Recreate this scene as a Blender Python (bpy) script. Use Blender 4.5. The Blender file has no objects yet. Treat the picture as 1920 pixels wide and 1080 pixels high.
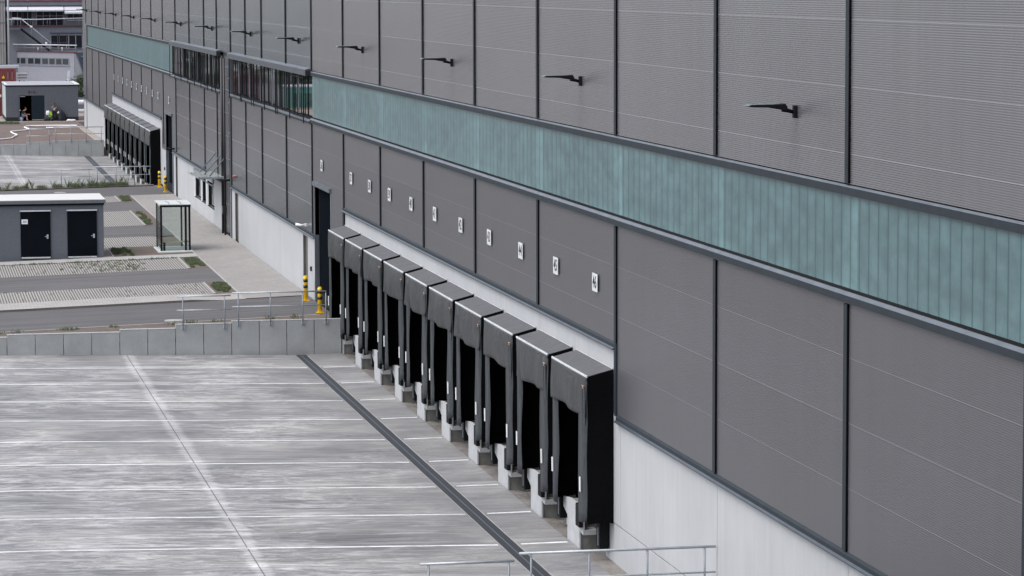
import bpy, bmesh, math, random
from mathutils import Vector, Matrix
R = math.radians
random.seed(7)
scene = bpy.context.scene

# ------------------------------------------------------------------ camera
cam_d = bpy.data.cameras.new('camera'); cam = bpy.data.objects.new('camera', cam_d)
scene.collection.objects.link(cam); scene.camera = cam
cam_d.sensor_width = 36.0; cam_d.lens = 5998.87/1920*36
cam_d.clip_start = 1.0; cam_d.clip_end = 4000
yaw, pitch, roll = 0.18991, -0.09559, -0.00287
F = Vector((math.sin(yaw)*math.cos(pitch), math.cos(yaw)*math.cos(pitch), math.sin(pitch)))
Rt = Vector((math.cos(yaw), -math.sin(yaw), 0)); U = Rt.cross(F)
cr, sr = math.cos(roll), math.sin(roll)
Rt, U = cr*Rt+sr*U, -sr*Rt+cr*U
m = Matrix.Identity(4)
for i in range(3):
    m[i][0], m[i][1], m[i][2] = Rt[i], U[i], -F[i]
m.translation = Vector((-16.005, -52.605, 13.329))
cam.matrix_world = m

# ------------------------------------------------------------------ world, sun, exposure
w = bpy.data.worlds.new('World'); scene.world = w; w.use_nodes = True
nt = w.node_tree; nt.nodes.clear()
sky = nt.nodes.new('ShaderNodeTexSky'); sky.sky_type = 'NISHITA'; sky.sun_disc = False
SUN_EL, SUN_AZ = R(58), R(-105)       # azimuth from +Y towards +X : sun stands behind the yard, to the left
sky.sun_elevation = SUN_EL; sky.sun_rotation = SUN_AZ
sky.air_density = 1.0; sky.dust_density = 3.0; sky.ozone_density = 1.0
hs = nt.nodes.new('ShaderNodeHueSaturation'); hs.inputs['Saturation'].default_value = 0.40
bg = nt.nodes.new('ShaderNodeBackground'); bg.inputs['Strength'].default_value = 0.15
wo = nt.nodes.new('ShaderNodeOutputWorld')
nt.links.new(sky.outputs[0], hs.inputs['Color']); nt.links.new(hs.outputs[0], bg.inputs[0]); nt.links.new(bg.outputs[0], wo.inputs[0])
sd = bpy.data.lights.new('sun', 'SUN'); sd.energy = 0.6; sd.angle = R(45); sd.color = (1.0, 0.97, 0.94)
so = bpy.data.objects.new('sun', sd); scene.collection.objects.link(so)
dirv = Vector((math.sin(SUN_AZ)*math.cos(SUN_EL), math.cos(SUN_AZ)*math.cos(SUN_EL), math.sin(SUN_EL)))
so.rotation_euler = dirv.to_track_quat('Z', 'Y').to_euler(); so.location = (-60, 60, 80)
scene.view_settings.view_transform = 'Standard'; scene.view_settings.look = 'None'
scene.view_settings.exposure = 0.95; scene.view_settings.gamma = 1
scene.cycles.max_bounces = 8

# ------------------------------------------------------------------ helpers
C = scene.collection
class MB:
    """collects boxes, prisms and tubes; build() links them as one mesh object"""
    def __init__(s): s.b = bmesh.new()
    def box(s, x0, x1, y0, y1, z0, z1):
        v = [s.b.verts.new(p) for p in ((x0,y0,z0),(x1,y0,z0),(x1,y1,z0),(x0,y1,z0),(x0,y0,z1),(x1,y0,z1),(x1,y1,z1),(x0,y1,z1))]
        for f in ((0,3,2,1),(4,5,6,7),(0,1,5,4),(1,2,6,5),(2,3,7,6),(3,0,4,7)): s.b.faces.new([v[i] for i in f])
        return s
    def hexa(s, pts):
        v = [s.b.verts.new(p) for p in pts]
        for f in ((0,3,2,1),(4,5,6,7),(0,1,5,4),(1,2,6,5),(2,3,7,6),(3,0,4,7)): s.b.faces.new([v[i] for i in f])
        return s
    def prism(s, poly, axis, a0, a1):
        """poly: 2D outline; extruded along axis from a0 to a1"""
        def P(p, a): return {'x': (a, p[0], p[1]), 'y': (p[0], a, p[1]), 'z': (p[0], p[1], a)}[axis]
        A = [s.b.verts.new(P(p, a0)) for p in poly]; B = [s.b.verts.new(P(p, a1)) for p in poly]
        n = len(poly)
        s.b.faces.new(A); s.b.faces.new(B[::-1])
        for i in range(n): s.b.faces.new([A[i], B[i], B[(i+1) % n], A[(i+1) % n]])
        return s
    def tube(s, pts, r, n=8, r1=None):
        pts = [Vector(p) for p in pts]; rings = []
        for i, p in enumerate(pts):
            t = (pts[min(i+1, len(pts)-1)]-pts[max(i-1, 0)]).normalized()
            a = t.orthogonal().normalized() if abs(t.z) > .95 else Vector((0,0,1)).cross(t).normalized()
            b = t.cross(a); rr = r if r1 is None else r+(r1-r)*i/(len(pts)-1)
            rings.append([s.b.verts.new(p+a*rr*math.cos(k*2*math.pi/n)+b*rr*math.sin(k*2*math.pi/n)) for k in range(n)])
        for q in range(len(rings)-1):
            for k in range(n): s.b.faces.new([rings[q][k], rings[q][(k+1) % n], rings[q+1][(k+1) % n], rings[q+1][k]])
        s.b.faces.new(rings[0][::-1]); s.b.faces.new(rings[-1])
        return s
    def quad(s, *p): s.b.faces.new([s.b.verts.new(q) for q in p]); return s
    def build(s, name, mat, parent=None, smooth=False, bevel=0):
        bmesh.ops.recalc_face_normals(s.b, faces=s.b.faces)
        me = bpy.data.meshes.new(name); s.b.to_mesh(me); s.b.free()
        me.materials.append(mat)
        o = bpy.data.objects.new(name, me); C.objects.link(o)
        if smooth:
            for p in me.polygons: p.use_smooth = True
        if parent is not None: o.parent = parent
        if bevel:
            bv = o.modifiers.new('bevel', 'BEVEL'); bv.width = bevel; bv.segments = 2; bv.limit_method = 'ANGLE'
        return o
def tag(o, label=None, cat=None, group=None, kind=None):
    if label: o['label'] = label
    if cat: o['category'] = cat
    if group: o['group'] = group
    if kind: o['kind'] = kind
    return o
def thing(name, label, cat, loc=(0,0,0), group=None):
    o = bpy.data.objects.new(name, None); C.objects.link(o); o.location = loc; o.empty_display_size = .3
    return tag(o, label, cat, group)
def dup(root, loc, label):
    r = root.copy(); C.objects.link(r); r.location = loc; r['label'] = label
    for ch in list(root.children):
        c = ch.copy(); C.objects.link(c); c.parent = r
        for g in list(ch.children):
            d = g.copy(); C.objects.link(d); d.parent = c
    return r
def text_obj(body, size, mat, name, parent, mtx, extrude=.002, font_bold=.0, sx=1.0):
    cu = bpy.data.curves.new('tmp', 'FONT'); cu.body = body; cu.size = size; cu.align_x = 'CENTER'; cu.align_y = 'CENTER'
    cu.extrude = extrude; cu.offset = font_bold
    to = bpy.data.objects.new('tmp', cu); C.objects.link(to)
    dg = bpy.context.evaluated_depsgraph_get(); dg.update()
    me = bpy.data.meshes.new_from_object(to.evaluated_get(dg)); me.name = name
    bpy.data.objects.remove(to); me.transform(mtx @ Matrix.Scale(sx, 4, (1,0,0)))
    me.materials.clear(); me.materials.append(mat)
    o = bpy.data.objects.new(name, me); C.objects.link(o); o.parent = parent
    return o

# ------------------------------------------------------------------ materials
class N:
    def __init__(s, name):
        s.m = bpy.data.materials.new(name); s.m.use_nodes = True; s.t = s.m.node_tree; s.bsdf = s.t.nodes['Principled BSDF']
        s._pos = None
    def n(s, t, **k):
        o = s.t.nodes.new(t)
        for a, b in k.items(): setattr(o, a, b)
        return o
    def l(s, a, b): s.t.links.new(a, b)
    @property
    def pos(s):
        if not s._pos: s._pos = s.n('ShaderNodeNewGeometry').outputs['Position']
        return s._pos
    def objco(s): return s.n('ShaderNodeTexCoord').outputs['Object']
    def xyz(s, v=None):
        x = s.n('ShaderNodeSeparateXYZ'); s.l(v or s.pos, x.inputs[0]); return x.outputs
    def math(s, op, a, b=None, c=None, clamp=False):
        o = s.n('ShaderNodeMath', operation=op, use_clamp=clamp)
        for i, v in enumerate((a, b, c)):
            if v is None: continue
            if isinstance(v, (int, float)): o.inputs[i].default_value = v
            else: s.l(v, o.inputs[i])
        return o.outputs[0]
    def scale(s, sx, sy, sz, v=None, rz=0):
        mp = s.n('ShaderNodeMapping'); mp.inputs['Scale'].default_value = (sx, sy, sz); mp.inputs['Rotation'].default_value = (0,0,rz)
        s.l(v or s.pos, mp.inputs[0]); return mp.outputs[0]
    def noise(s, v, sc=1, det=5, rough=.6, dist=0):
        o = s.n('ShaderNodeTexNoise'); s.l(v, o.inputs['Vector']); o.inputs['Scale'].default_value = sc
        o.inputs['Detail'].default_value = det; o.inputs['Roughness'].default_value = rough; o.inputs['Distortion'].default_value = dist
        return o.outputs['Fac']
    def ramp(s, f, a, b, lo=0.0, hi=1.0):
        o = s.n('ShaderNodeMapRange'); s.l(f, o.inputs[0]); o.inputs[1].default_value = a; o.inputs[2].default_value = b
        o.inputs[3].default_value = lo; o.inputs[4].default_value = hi; return o.outputs[0]
    def mix(s, f, a, b, mode='MIX'):
        o = s.n('ShaderNodeMix', data_type='RGBA', blend_type=mode)
        if isinstance(f, (int, float)): o.inputs[0].default_value = f
        else: s.l(f, o.inputs[0])
        for i, v in ((6, a), (7, b)):
            if isinstance(v, tuple): o.inputs[i].default_value = (*v, 1)
            else: s.l(v, o.inputs[i])
        return o.outputs[2]
    def mul(s, col, f):
        """multiply a colour by a scalar"""
        cb = s.n('ShaderNodeCombineXYZ')
        for i in range(3): s.l(f, cb.inputs[i])
        return s.mix(1.0, col, cb.outputs[0], 'MULTIPLY')
    def base(s, c):
        if isinstance(c, tuple): s.bsdf.inputs['Base Color'].default_value = (*c, 1)
        else: s.l(c, s.bsdf.inputs['Base Color'])
    def set(s, rough=.6, metal=0, spec=None, ior=None, trans=None, alpha=None):
        b = s.bsdf.inputs
        if isinstance(rough, (int, float)): b['Roughness'].default_value = rough
        else: s.l(rough, b['Roughness'])
        b['Metallic'].default_value = metal
        if spec is not None: b['Specular IOR Level'].default_value = spec
        if ior: b['IOR'].default_value = ior
        if trans is not None: b['Transmission Weight'].default_value = trans
        if alpha is not None: b['Alpha'].default_value = alpha
    def bump(s, h, st=.3, d=.01):
        o = s.n('ShaderNodeBump'); o.inputs['Strength'].default_value = st; o.inputs['Distance'].default_value = d
        s.l(h, o.inputs['Height']); s.l(o.outputs[0], s.bsdf.inputs['Normal'])

def simple(name, col, rough=.6, metal=0, var=.12, sc=6, bump=0, spec=None, det=4):
    """plain stuff with a little wear: base colour broken up by noise"""
    k = N(name); f = k.ramp(k.noise(k.pos, sc, det), .3, .7, 1-var, 1+var)
    k.base(k.mul(k.mix(0.0, col, col), f)); k.set(rough, metal, spec)
    if bump: k.bump(k.noise(k.pos, sc*8, 3), .4, bump)
    return k.m

M = {}
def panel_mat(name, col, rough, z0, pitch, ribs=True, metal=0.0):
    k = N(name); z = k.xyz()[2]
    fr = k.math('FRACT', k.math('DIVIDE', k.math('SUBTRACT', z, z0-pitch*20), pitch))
    light = k.math('LESS_THAN', fr, .013 if ribs else .022)  # paler line paints the skylight caught on each joint edge
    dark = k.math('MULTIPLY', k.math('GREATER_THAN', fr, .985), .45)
    soil = k.ramp(k.noise(k.scale(.25, .25, .25), 1, 4), .3, .7, .95, 1.05)
    streak = k.ramp(k.noise(k.scale(1, 2.5, .12), 1, 5), .35, .75, 1.03, .96)
    wn = k.n('ShaderNodeTexWhiteNoise', noise_dimensions='2D'); cb_ = k.n('ShaderNodeCombineXYZ')
    k.l(k.math('FLOOR', k.math('DIVIDE', k.xyz()[1], 9.0)), cb_.inputs[0]); k.l(k.math('FLOOR', k.math('DIVIDE', k.math('SUBTRACT', z, z0-pitch*20), pitch)), cb_.inputs[1]); k.l(cb_.outputs[0], wn.inputs['Vector'])
    f = k.math('MULTIPLY', k.math('MULTIPLY', soil, streak), k.ramp(wn.outputs[0], 0, 1, .955, 1.045))
    if ribs:
        rib = k.math('SINE', k.math('MULTIPLY', z, 2*math.pi/.0385))
        f = k.math('MULTIPLY', f, k.math('MULTIPLY_ADD', rib, .17, 1.0))  # groove shading of the ribs painted into the colour as well
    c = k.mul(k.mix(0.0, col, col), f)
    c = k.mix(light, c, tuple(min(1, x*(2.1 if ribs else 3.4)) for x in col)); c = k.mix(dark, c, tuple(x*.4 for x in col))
    k.base(c); k.set(rough, metal, .5 if rough < .4 else .45)
    if ribs: k.bump(rib, 1.0, .0008)
    else: k.bump(k.math('ADD', k.math('SINE', k.math('MULTIPLY', z, 2*math.pi/.021)), k.math('MULTIPLY', k.noise(k.scale(.3, .6, .6), 1, 2), 4.0)), 1.0, .00022)
    return k.m
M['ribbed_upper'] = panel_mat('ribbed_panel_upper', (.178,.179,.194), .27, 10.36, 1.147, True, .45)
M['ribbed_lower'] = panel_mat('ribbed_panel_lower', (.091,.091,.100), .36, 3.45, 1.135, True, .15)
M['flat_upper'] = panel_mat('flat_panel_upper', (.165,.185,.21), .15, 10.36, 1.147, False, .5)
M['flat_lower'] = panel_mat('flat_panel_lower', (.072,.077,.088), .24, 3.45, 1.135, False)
M['cap'] = simple('dark_cap_strip', (.027,.034,.042), .6, .0, .1, 3, spec=.12)
M['gasket'] = simple('black_gasket', (.003,.003,.004), .9, spec=.1)
M['sill'] = simple('folded_metal_sill', (.052,.062,.075), .4, .0, .2, 2, spec=.35)
M['dark'] = simple('dark_frame', (.009,.009,.011), .7, spec=.12)
M['flash'] = simple('grey_flashing', (.105,.12,.14), .45, .2, .2, 1.5)

# precast concrete plinth: light, with vertical formwork streaks
k = N('precast_concrete')
st = k.ramp(k.noise(k.scale(1, 4.5, .3), 1, 6, .65), .3, .7, .94, 1.04)
cl = k.ramp(k.noise(k.scale(.5, .5, .5), 1, 5), .3, .7, .93, 1.05)
drip = k.ramp(k.noise(k.scale(1, 9, .12), 1, 3), .62, .75, 1.0, .95)
k.base(k.mul(k.mix(cl, (.37,.385,.41), (.41,.42,.435)), k.math('MULTIPLY', k.math('MULTIPLY', k.math('MULTIPLY', st, cl), drip), k.ramp(k.math('ADD', k.xyz()[2], k.math('MULTIPLY', k.noise(k.pos, 2, 4), .5)), .95, 1.5, .93, 1.0)))); k.set(.75)
k.bump(k.noise(k.pos, 30, 4), .2, .004); M['precast'] = k.m
# retaining wall concrete: greyer, speckled
k = N('retaining_concrete')
a = k.ramp(k.noise(k.scale(1.4, 1.4, 1.4), 1, 6), .3, .7, .86, 1.1); b_ = k.ramp(k.noise(k.pos, 38, 3, .8), .3, .7, .9, 1.1)
low = k.ramp(k.xyz()[2], .05, .22, .86, 1.0)
k.base(k.mul(k.mix(0.0, (.315,.326,.330), (.3,.3,.3)), k.math('MULTIPLY', k.math('MULTIPLY', a, b_), low))); k.set(.85)
k.bump(k.noise(k.pos, 60, 3), .3, .004); M['retain'] = k.m
M['pier'] = simple('pier_concrete', (.37,.38,.395), .8, 0, .10, 3, .003)
M['block'] = simple('block_concrete', (.19,.185,.175), .9, 0, .25, 3, .004)

# yard concrete: trowel streaks across, blotches, joints with laitance
def yard_mat(name, jx, lines_y0):
    k = N(name); X, Y, Z = k.xyz()
    s1 = k.noise(k.scale(.16, 1.7, 1), 1, 9, .68, .5)
    s2 = k.noise(k.scale(.55, 5.5, 1), 1, 7, .7, .3)
    bl = k.noise(k.scale(.28, .32, 1), 1, 6, .6, .6)
    s3 = k.noise(k.scale(.32, 1.1, 1), 1.3, 8, .72, 1.6)
    v = k.math('ADD', k.math('ADD', k.ramp(s1, .3, .7, .77, 1.22), k.ramp(s2, .40, .60, -.17, .20)), k.ramp(bl, .33, .67, -.20, .20))
    s4 = k.noise(k.scale(.30, 9.0, 1), 1, 6, .75, .4); v = k.math('ADD', v, k.ramp(s4, .42, .58, -.14, .16))
    sw = k.math('MULTIPLY', k.ramp(k.noise(k.scale(.9, 1.7, 1), 1, 8, .7, 2.6), .50, .535, 0, .42), k.ramp(k.noise(k.scale(.12, .10, 1), 2, 2), .44, .54, 0, 1)); v = k.math('ADD', v, sw)
    pn = k.n('ShaderNodeTexWhiteNoise', noise_dimensions='2D'); cb = k.n('ShaderNodeCombineXYZ')
    k.l(k.math('FLOOR', k.math('DIVIDE', k.math('ADD', X, k.math('MULTIPLY', k.noise(k.scale(0, 1.5, 1), 1, 4), 1.2)), 3.3)), cb.inputs[0]); k.l(k.math('FLOOR', k.math('DIVIDE', k.math('SUBTRACT', Y, lines_y0-4.47*30), 4.47/2)), cb.inputs[1])
    k.l(cb.outputs[0], pn.inputs['Vector']); v = k.math('ADD', v, k.ramp(pn.outputs[0], 0, 1, -.11, .11))
    # pale swirls of laitance: only patches
    wh = k.math('MULTIPLY', k.ramp(s3, .50, .60, 0, 1), k.ramp(k.noise(k.scale(.15, .12, 1), 1, 3), .42, .55, .10, .75))
    v = k.math('ADD', v, wh)
    wet = k.math('MULTIPLY', k.ramp(k.noise(k.scale(.5, .9, 1), 1, 5), .45, .62, 0, 1), k.ramp(Y, 57.5, 60.5, 0, -.38))
    wet = k.math('MULTIPLY', wet, k.ramp(X, -8.6, -10.2, 0, 1)); v = k.math('ADD', v, wet)
    # pale band along the lengthwise joint
    wob = k.math('MULTIPLY', k.math('SUBTRACT', k.noise(k.scale(.1, .5, 1), 1, 4), .5), .35)
    dx = k.math('ABSOLUTE', k.math('ADD', k.math('SUBTRACT', X, jx+.03), wob))
    rag = k.math('MULTIPLY', k.math('SUBTRACT', k.noise(k.scale(1.1, 5.5, 1), 1, 6, .75), .5), .75)
    bw = k.math('MULTIPLY', k.ramp(k.math('ADD', dx, rag), .14, .27, 1, .0), k.ramp(s2, .3, .6, .6, 1))
    v = k.math('ADD', v, k.math('MULTIPLY', bw, .72))
    # cross joints half-way between the bays, pale on both sides
    fy = k.math('FRACT', k.math('DIVIDE', k.math('SUBTRACT', Y, lines_y0-4.47*30-1.75), 4.47))
    cy = k.math('MULTIPLY', k.ramp(k.math('ABSOLUTE', k.math('SUBTRACT', fy, .5)), .0, .055, 1, 0), k.ramp(s1, .3, .6, .15, .5))
    v = k.math('ADD', v, cy)
    calm = k.ramp(X, -5.2, -2.2, 1.0, .42); v = k.math('ADD', k.math('MULTIPLY', k.math('SUBTRACT', v, 1.03), calm), 1.03)
    fine = k.math('MULTIPLY', k.ramp(k.noise(k.pos, 22, 3, .8), .3, .7, .93, 1.07), k.ramp(k.noise(k.scale(.5, .45, 1), 1, 7, .7), .3, .7, .93, 1.07))
    j = k.math('LESS_THAN', k.math('ABSOLUTE', k.math('SUBTRACT', X, jx)), .016)
    c = k.mul(k.mix(k.ramp(bl, .35, .65), (.174,.174,.181), (.213,.210,.207)), k.math('MULTIPLY', v, fine))
    c = k.mix(k.math('MULTIPLY', j, .75), c, (.05,.05,.055))
    k.base(c); k.set(k.ramp(s1, .3, .7, .62, .8), spec=.4); k.bump(k.noise(k.pos, 40, 4), .15, .003)
    return k.m
M['yard'] = yard_mat('yard_concrete', -8.14, 21.15)
M['yard_far'] = yard_mat('yard_concrete_far', -7.9, 148.8)
# worn white paint
k = N('road_paint'); f = k.math('MULTIPLY', k.ramp(k.noise(k.scale(2.0, 9, 1), 1, 6, .8), .38, .52, .42, 1), k.ramp(k.noise(k.scale(.35, 1, 1), 1, 3), .3, .6, .72, 1))
k.base(k.mul(k.mix(0.0, (.74,.75,.76), (.7,.7,.7)), f)); k.set(.6); M['paint'] = k.m
# drain channel, drainage grate
k = N('drain_grate'); X, Y, Z = k.xyz()
g = k.ramp(k.math('SINE', k.math('MULTIPLY', Y, 2*math.pi/.075)), -.3, .3, .6, 1.25)
mid = k.math('LESS_THAN', k.math('ABSOLUTE', k.math('ADD', X, 1.905)), .012)
k.base(k.mix(mid, k.mul(k.mix(0.0, (.047,.052,.062), (.04,.04,.04)), g), (.17,.18,.2))); k.set(.5, .3); k.bump(g, .5, .01); M['drain'] = k.m
# asphalt
def asphalt(name, col, tr=.13):
    k = N(name)
    v = k.math('MULTIPLY', k.ramp(k.noise(k.pos, 26, 3, .85), .3, .7, .80, 1.22), k.ramp(k.noise(k.scale(.10, 2.2, 1), 1, 6), .3, .7, 1-tr*2, 1+tr*2))
    v = k.math('MULTIPLY', v, k.ramp(k.noise(k.scale(.5, .5, 1), 1, 5), .3, .7, .92, 1.1))
    k.base(k.mul(k.mix(0.0, col, col), v)); k.set(.8); k.bump(k.noise(k.pos, 70, 3), .4, .006); return k.m
M['asphalt'] = asphalt('asphalt', (.083,.080,.083)); M['asphalt_worn'] = asphalt('asphalt_worn', (.092,.088,.090), .14)
# sidewalk pavers
def pavers(name, col, bw=.20, bh=.10):
    k = N(name); bt = k.n('ShaderNodeTexBrick'); k.l(k.pos, bt.inputs['Vector'])
    bt.inputs['Scale'].default_value = 1; bt.inputs['Brick Width'].default_value = bw; bt.inputs['Row Height'].default_value = bh
    bt.inputs['Mortar Size'].default_value = .008; bt.inputs['Color1'].default_value = (*col, 1)
    bt.inputs['Color2'].default_value = (*[c*.84 for c in col], 1); bt.inputs['Mortar'].default_value = (*[c*.5 for c in col], 1)
    bt.inputs['Bias'].default_value = -.1
    v = k.math('MULTIPLY', k.ramp(k.noise(k.scale(.6, .6, 1), 1, 6), .3, .7, .9, 1.08), k.ramp(k.noise(k.pos, 9, 3), .3, .7, .94, 1.06))
    k.base(k.mul(bt.outputs[0], v)); k.set(.85); return k.m
M['paver'] = pavers('concrete_pavers', (.30,.285,.275)); M['paver_light'] = pavers('light_pavers', (.36,.345,.33), .3, .15)
# grass-joint pavers: pale ribs with dark soil joints running lengthwise, weeds scattered
k = N('drainage_pavers'); X, Y, Z = k.xyz()
ph = k.math('ADD', k.math('MULTIPLY', X, 1/.112), k.math('MULTIPLY', k.math('FLOOR', k.math('MULTIPLY', Y, 1/.42)), .0))
fr = k.math('FRACT', ph); jn = k.ramp(fr, .55, .62, 0, 1)
cut = k.ramp(k.math('FRACT', k.math('MULTIPLY', Y, 1/.24)), .90, .95, 0, .10)
sp = k.noise(k.scale(9, 2.2, 1), 1, 4)
c = k.mix(jn, k.mul(k.mix(0.0, (.30,.29,.28), (.4,.4,.4)), k.ramp(sp, .3, .7, .88, 1.1)), (.085,.072,.065))
weed = k.math('MULTIPLY', k.math('GREATER_THAN', k.noise(k.scale(5, 3.0, 1), 1, 3), .66), k.math('MAXIMUM', jn, .25))
c = k.mix(weed, c, (.07,.085,.045)); k.base(c); k.set(.9); M['grasspave'] = k.m
M['kerb'] = simple('kerb_concrete', (.34,.335,.33), .85, 0, .12, 2)
M['kerb_dark'] = simple('kerb_face', (.07,.064,.062), .9, 0, .15, 2)
def soil(name, c1, c2, sc=1.0):
    k = N(name); n1 = k.noise(k.pos, 1.1*sc, 8, .75); n2 = k.noise(k.pos, 14*sc, 4, .8)
    v = k.ramp(n2, .25, .75, .68, 1.32); k.base(k.mul(k.mix(k.ramp(n1, .35, .65), c1, c2), v)); k.set(.95); k.bump(n2, .6, .03); return k.m
M['soil'] = soil('bare_soil', (.095,.070,.057), (.14,.112,.095)); M['redsoil'] = soil('reddish_ground', (.105,.074,.066), (.150,.114,.104), .5)
M['dirt'] = soil('dusty_gutter', (.23,.22,.21), (.14,.125,.112), 1.2); M['gravel'] = soil('gravel', (.32,.28,.25), (.24,.205,.18), 1.5)
M['ground'] = soil('rough_ground', (.24,.24,.25), (.19,.195,.20), .3)
k = N('grass_blades'); r_ = k.n('ShaderNodeObjectInfo')
k.base(k.mix(k.ramp(k.noise(k.pos, 3, 4), .35, .65), (.050,.078,.028), (.105,.13,.062))); k.set(.7); M['grass'] = k.m
k = N('foliage'); k.base(k.mix(k.ramp(k.noise(k.pos, 1.1, 4), .35, .65), (.022,.04,.018), (.06,.08,.03))); k.set(.7); M['leaf'] = k.m
M['bark'] = simple('bark', (.12,.09,.07), .9, 0, .3, 3); M['birch'] = simple('birch_bark', (.55,.53,.5), .9, 0, .35, 3)

# channel glass (reeded translucent panes), a rib every .529 m
k = N('channel_glass'); X, Y, Z = k.xyz()
fr = k.math('FRACT', k.math('MULTIPLY', k.math('ADD', Y, 900), 17/9.0))
e = k.math('MINIMUM', fr, k.math('SUBTRACT', 1.0, fr)); ln = k.ramp(e, .02, .085, 1, 0)
soft = k.ramp(e, .0, .5, .94, 1.05)
cloud = k.math('MULTIPLY', k.ramp(k.noise(k.scale(1, .75, 1.7), 1.5, 4, .6), .3, .7, .76, 1.24), k.ramp(k.noise(k.scale(.3, .12, .3), 1, 3), .3, .7, .92, 1.08))
per = k.n('ShaderNodeTexWhiteNoise', noise_dimensions='1D'); k.l(k.math('FLOOR', k.math('MULTIPLY', k.math('ADD', Y, 900), 17/9.0)), per.inputs['W'])
bay = k.math('FRACT', k.math('DIVIDE', k.math('ADD', Y, 900.4), 9.0)); col_ = k.ramp(bay, .0, .12, 1.4, 1.0)
v = k.math('MULTIPLY', k.math('MULTIPLY', soft, cloud), k.math('MULTIPLY', col_, k.ramp(per.outputs[0], 0, 1, .96, 1.04)))
edge = k.ramp(Z, 8.07, 8.28, 1.16, 1.0); v = k.math('MULTIPLY', v, edge)
c = k.mul(k.mix(0.0, (.085,.152,.163), (.1,.1,.1)), v); c = k.mix(k.math('MULTIPLY', ln, .85), c, (.03,.07,.085))
k.base(c); k.set(.30, 0, .35); k.bump(soft, .5, .03); M['chglass'] = k.m

k = N('window_glass'); k.base((.012,.016,.02)); k.set(.03, 0, .9); k.bsdf.inputs['IOR'].default_value = 1.6; M['glass'] = k.m
def thin_glass(name, tint, amt):
    k = N(name); tr = k.n('ShaderNodeBsdfTransparent'); tr.inputs[0].default_value = (*tint, 1)
    mx = k.n('ShaderNodeMixShader'); mx.inputs[0].default_value = amt; k.base((.5,.56,.55)); k.set(.08)
    k.l(tr.outputs[0], mx.inputs[1]); k.l(k.bsdf.outputs[0], mx.inputs[2])
    k.l(mx.outputs[0], k.t.nodes['Material Output'].inputs[0]); return k.m
M['shelter_glass'] = thin_glass('shelter_glass', (.86,.91,.89), .05)
M['smoked_glass'] = thin_glass('etched_side_glass', (.52,.55,.55), .10)
M['canopy_glass'] = thin_glass('canopy_glass', (.6,.66,.66), .9)
# fabrics
def fabric(name, col, rough=.55, wr=.25):
    k = N(name); n1 = k.noise(k.scale(3, 3, 1.6), 1, 5, .6, .8); n2 = k.noise(k.pos, 60, 2)
    v = k.math('MULTIPLY', k.ramp(n1, .3, .7, 1-wr, 1+wr), k.ramp(n2, .3, .7, .93, 1.07))
    k.base(k.mul(k.mix(0.0, col, col), v)); k.set(rough, 0, .12 if col[0] < .03 or col[0] > .04 else .35); k.bump(k.math('ADD', n1, k.math('MULTIPLY', k.noise(k.scale(1.2, 1.2, 4), 1, 3, .5, 1.5), .8)), .4, .06); return k.m
M['fab_top'] = fabric('shelter_roof_fabric', (.105,.107,.115), .6, .12); M['fab_front'] = fabric('curtain_fabric', (.031,.034,.037), .42, .3)
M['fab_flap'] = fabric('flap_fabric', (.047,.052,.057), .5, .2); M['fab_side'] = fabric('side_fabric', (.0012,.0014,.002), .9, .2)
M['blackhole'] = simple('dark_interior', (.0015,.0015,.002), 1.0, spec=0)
M['rubber'] = simple('black_rubber', (.004,.005,.006), .7, 0, .2, 5, spec=.2)
M['edge'] = simple('edge_aluminium', (.56,.58,.60), .5, 0, .12, 4)
M['white'] = simple('white_plastic', (.78,.79,.80), .5, 0, .04); M['orange_label'] = simple('salmon_label', (.62,.28,.2), .6)
M['door'] = simple('navy_steel_door', (.0065,.0085,.0115), .8, 0, .12, 1.5, spec=.0); M['door_k'] = simple('slate_steel_door', (.010,.019,.028), .6, 0, .1, 1.5, spec=.2)
M['render'] = simple('grey_render', (.108,.118,.138), .9, 0, .10, 14, .004, det=6); M['render_k'] = simple('kiosk_render', (.105,.115,.135), .9, 0, .14, 9, .004, det=6)
M['render_side'] = simple('pale_render', (.34,.39,.40), .9, 0, .08, 9); M['plinth'] = simple('dark_plinth', (.012,.015,.022), .8)
M['roofwhite'] = simple('white_roofing', (.55,.545,.54), .6, 0, .04, 1.2); M['roofgrey'] = simple('grey_roofing', (.30,.31,.34), .8, 0, .12, 1.5)
M['fascia'] = simple('slate_fascia', (.105,.115,.135), .5)
M['galv'] = simple('galvanised_steel', (.42,.45,.48), .4, .3, .12, 5); M['galvdark'] = simple('dull_galvanised', (.25,.27,.30), .5, .4, .12, 5)
M['yellow'] = simple('yellow_paint', (.80,.52,.01), .4, 0, .05); M['black'] = simple('black_paint', (.01,.01,.012), .4)
M['steel'] = simple('dark_steel', (.005,.006,.008), .6, 0, spec=.2); M['pole'] = simple('black_downpipe', (.018,.016,.018), .4)
M['lampw'] = simple('lamp_edge', (.12,.15,.17), .3); M['wood'] = simple('pale_bench', (.42,.38,.27), .6)
M['slab'] = simple('pale_slab', (.50,.53,.53), .7, 0, .08, 2)
M['recess'] = simple('recess_panel', (.05,.06,.07), .25); M['reveal'] = simple('door_reveal', (.10,.095,.09), .7, 0, .2, 4)
M['bgwall'] = simple('pale_office_render', (.235,.24,.272), .9, 0, .05, 2); M['bgwall2'] = simple('grey_office_render', (.160,.167,.19), .9, 0, .08, 2)
M['bgdark'] = simple('slate_office_wall', (.085,.10,.13), .9, 0, .1, 2); M['maroon'] = simple('maroon_metal', (.13,.022,.035), .5)
M['brown'] = simple('brown_frame', (.085,.035,.045), .5); M['awning'] = simple('white_awning', (.58,.58,.62), .5, 0, .03)
M['mullgrey'] = simple('grey_window_bar', (.24,.21,.24), .5)
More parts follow.
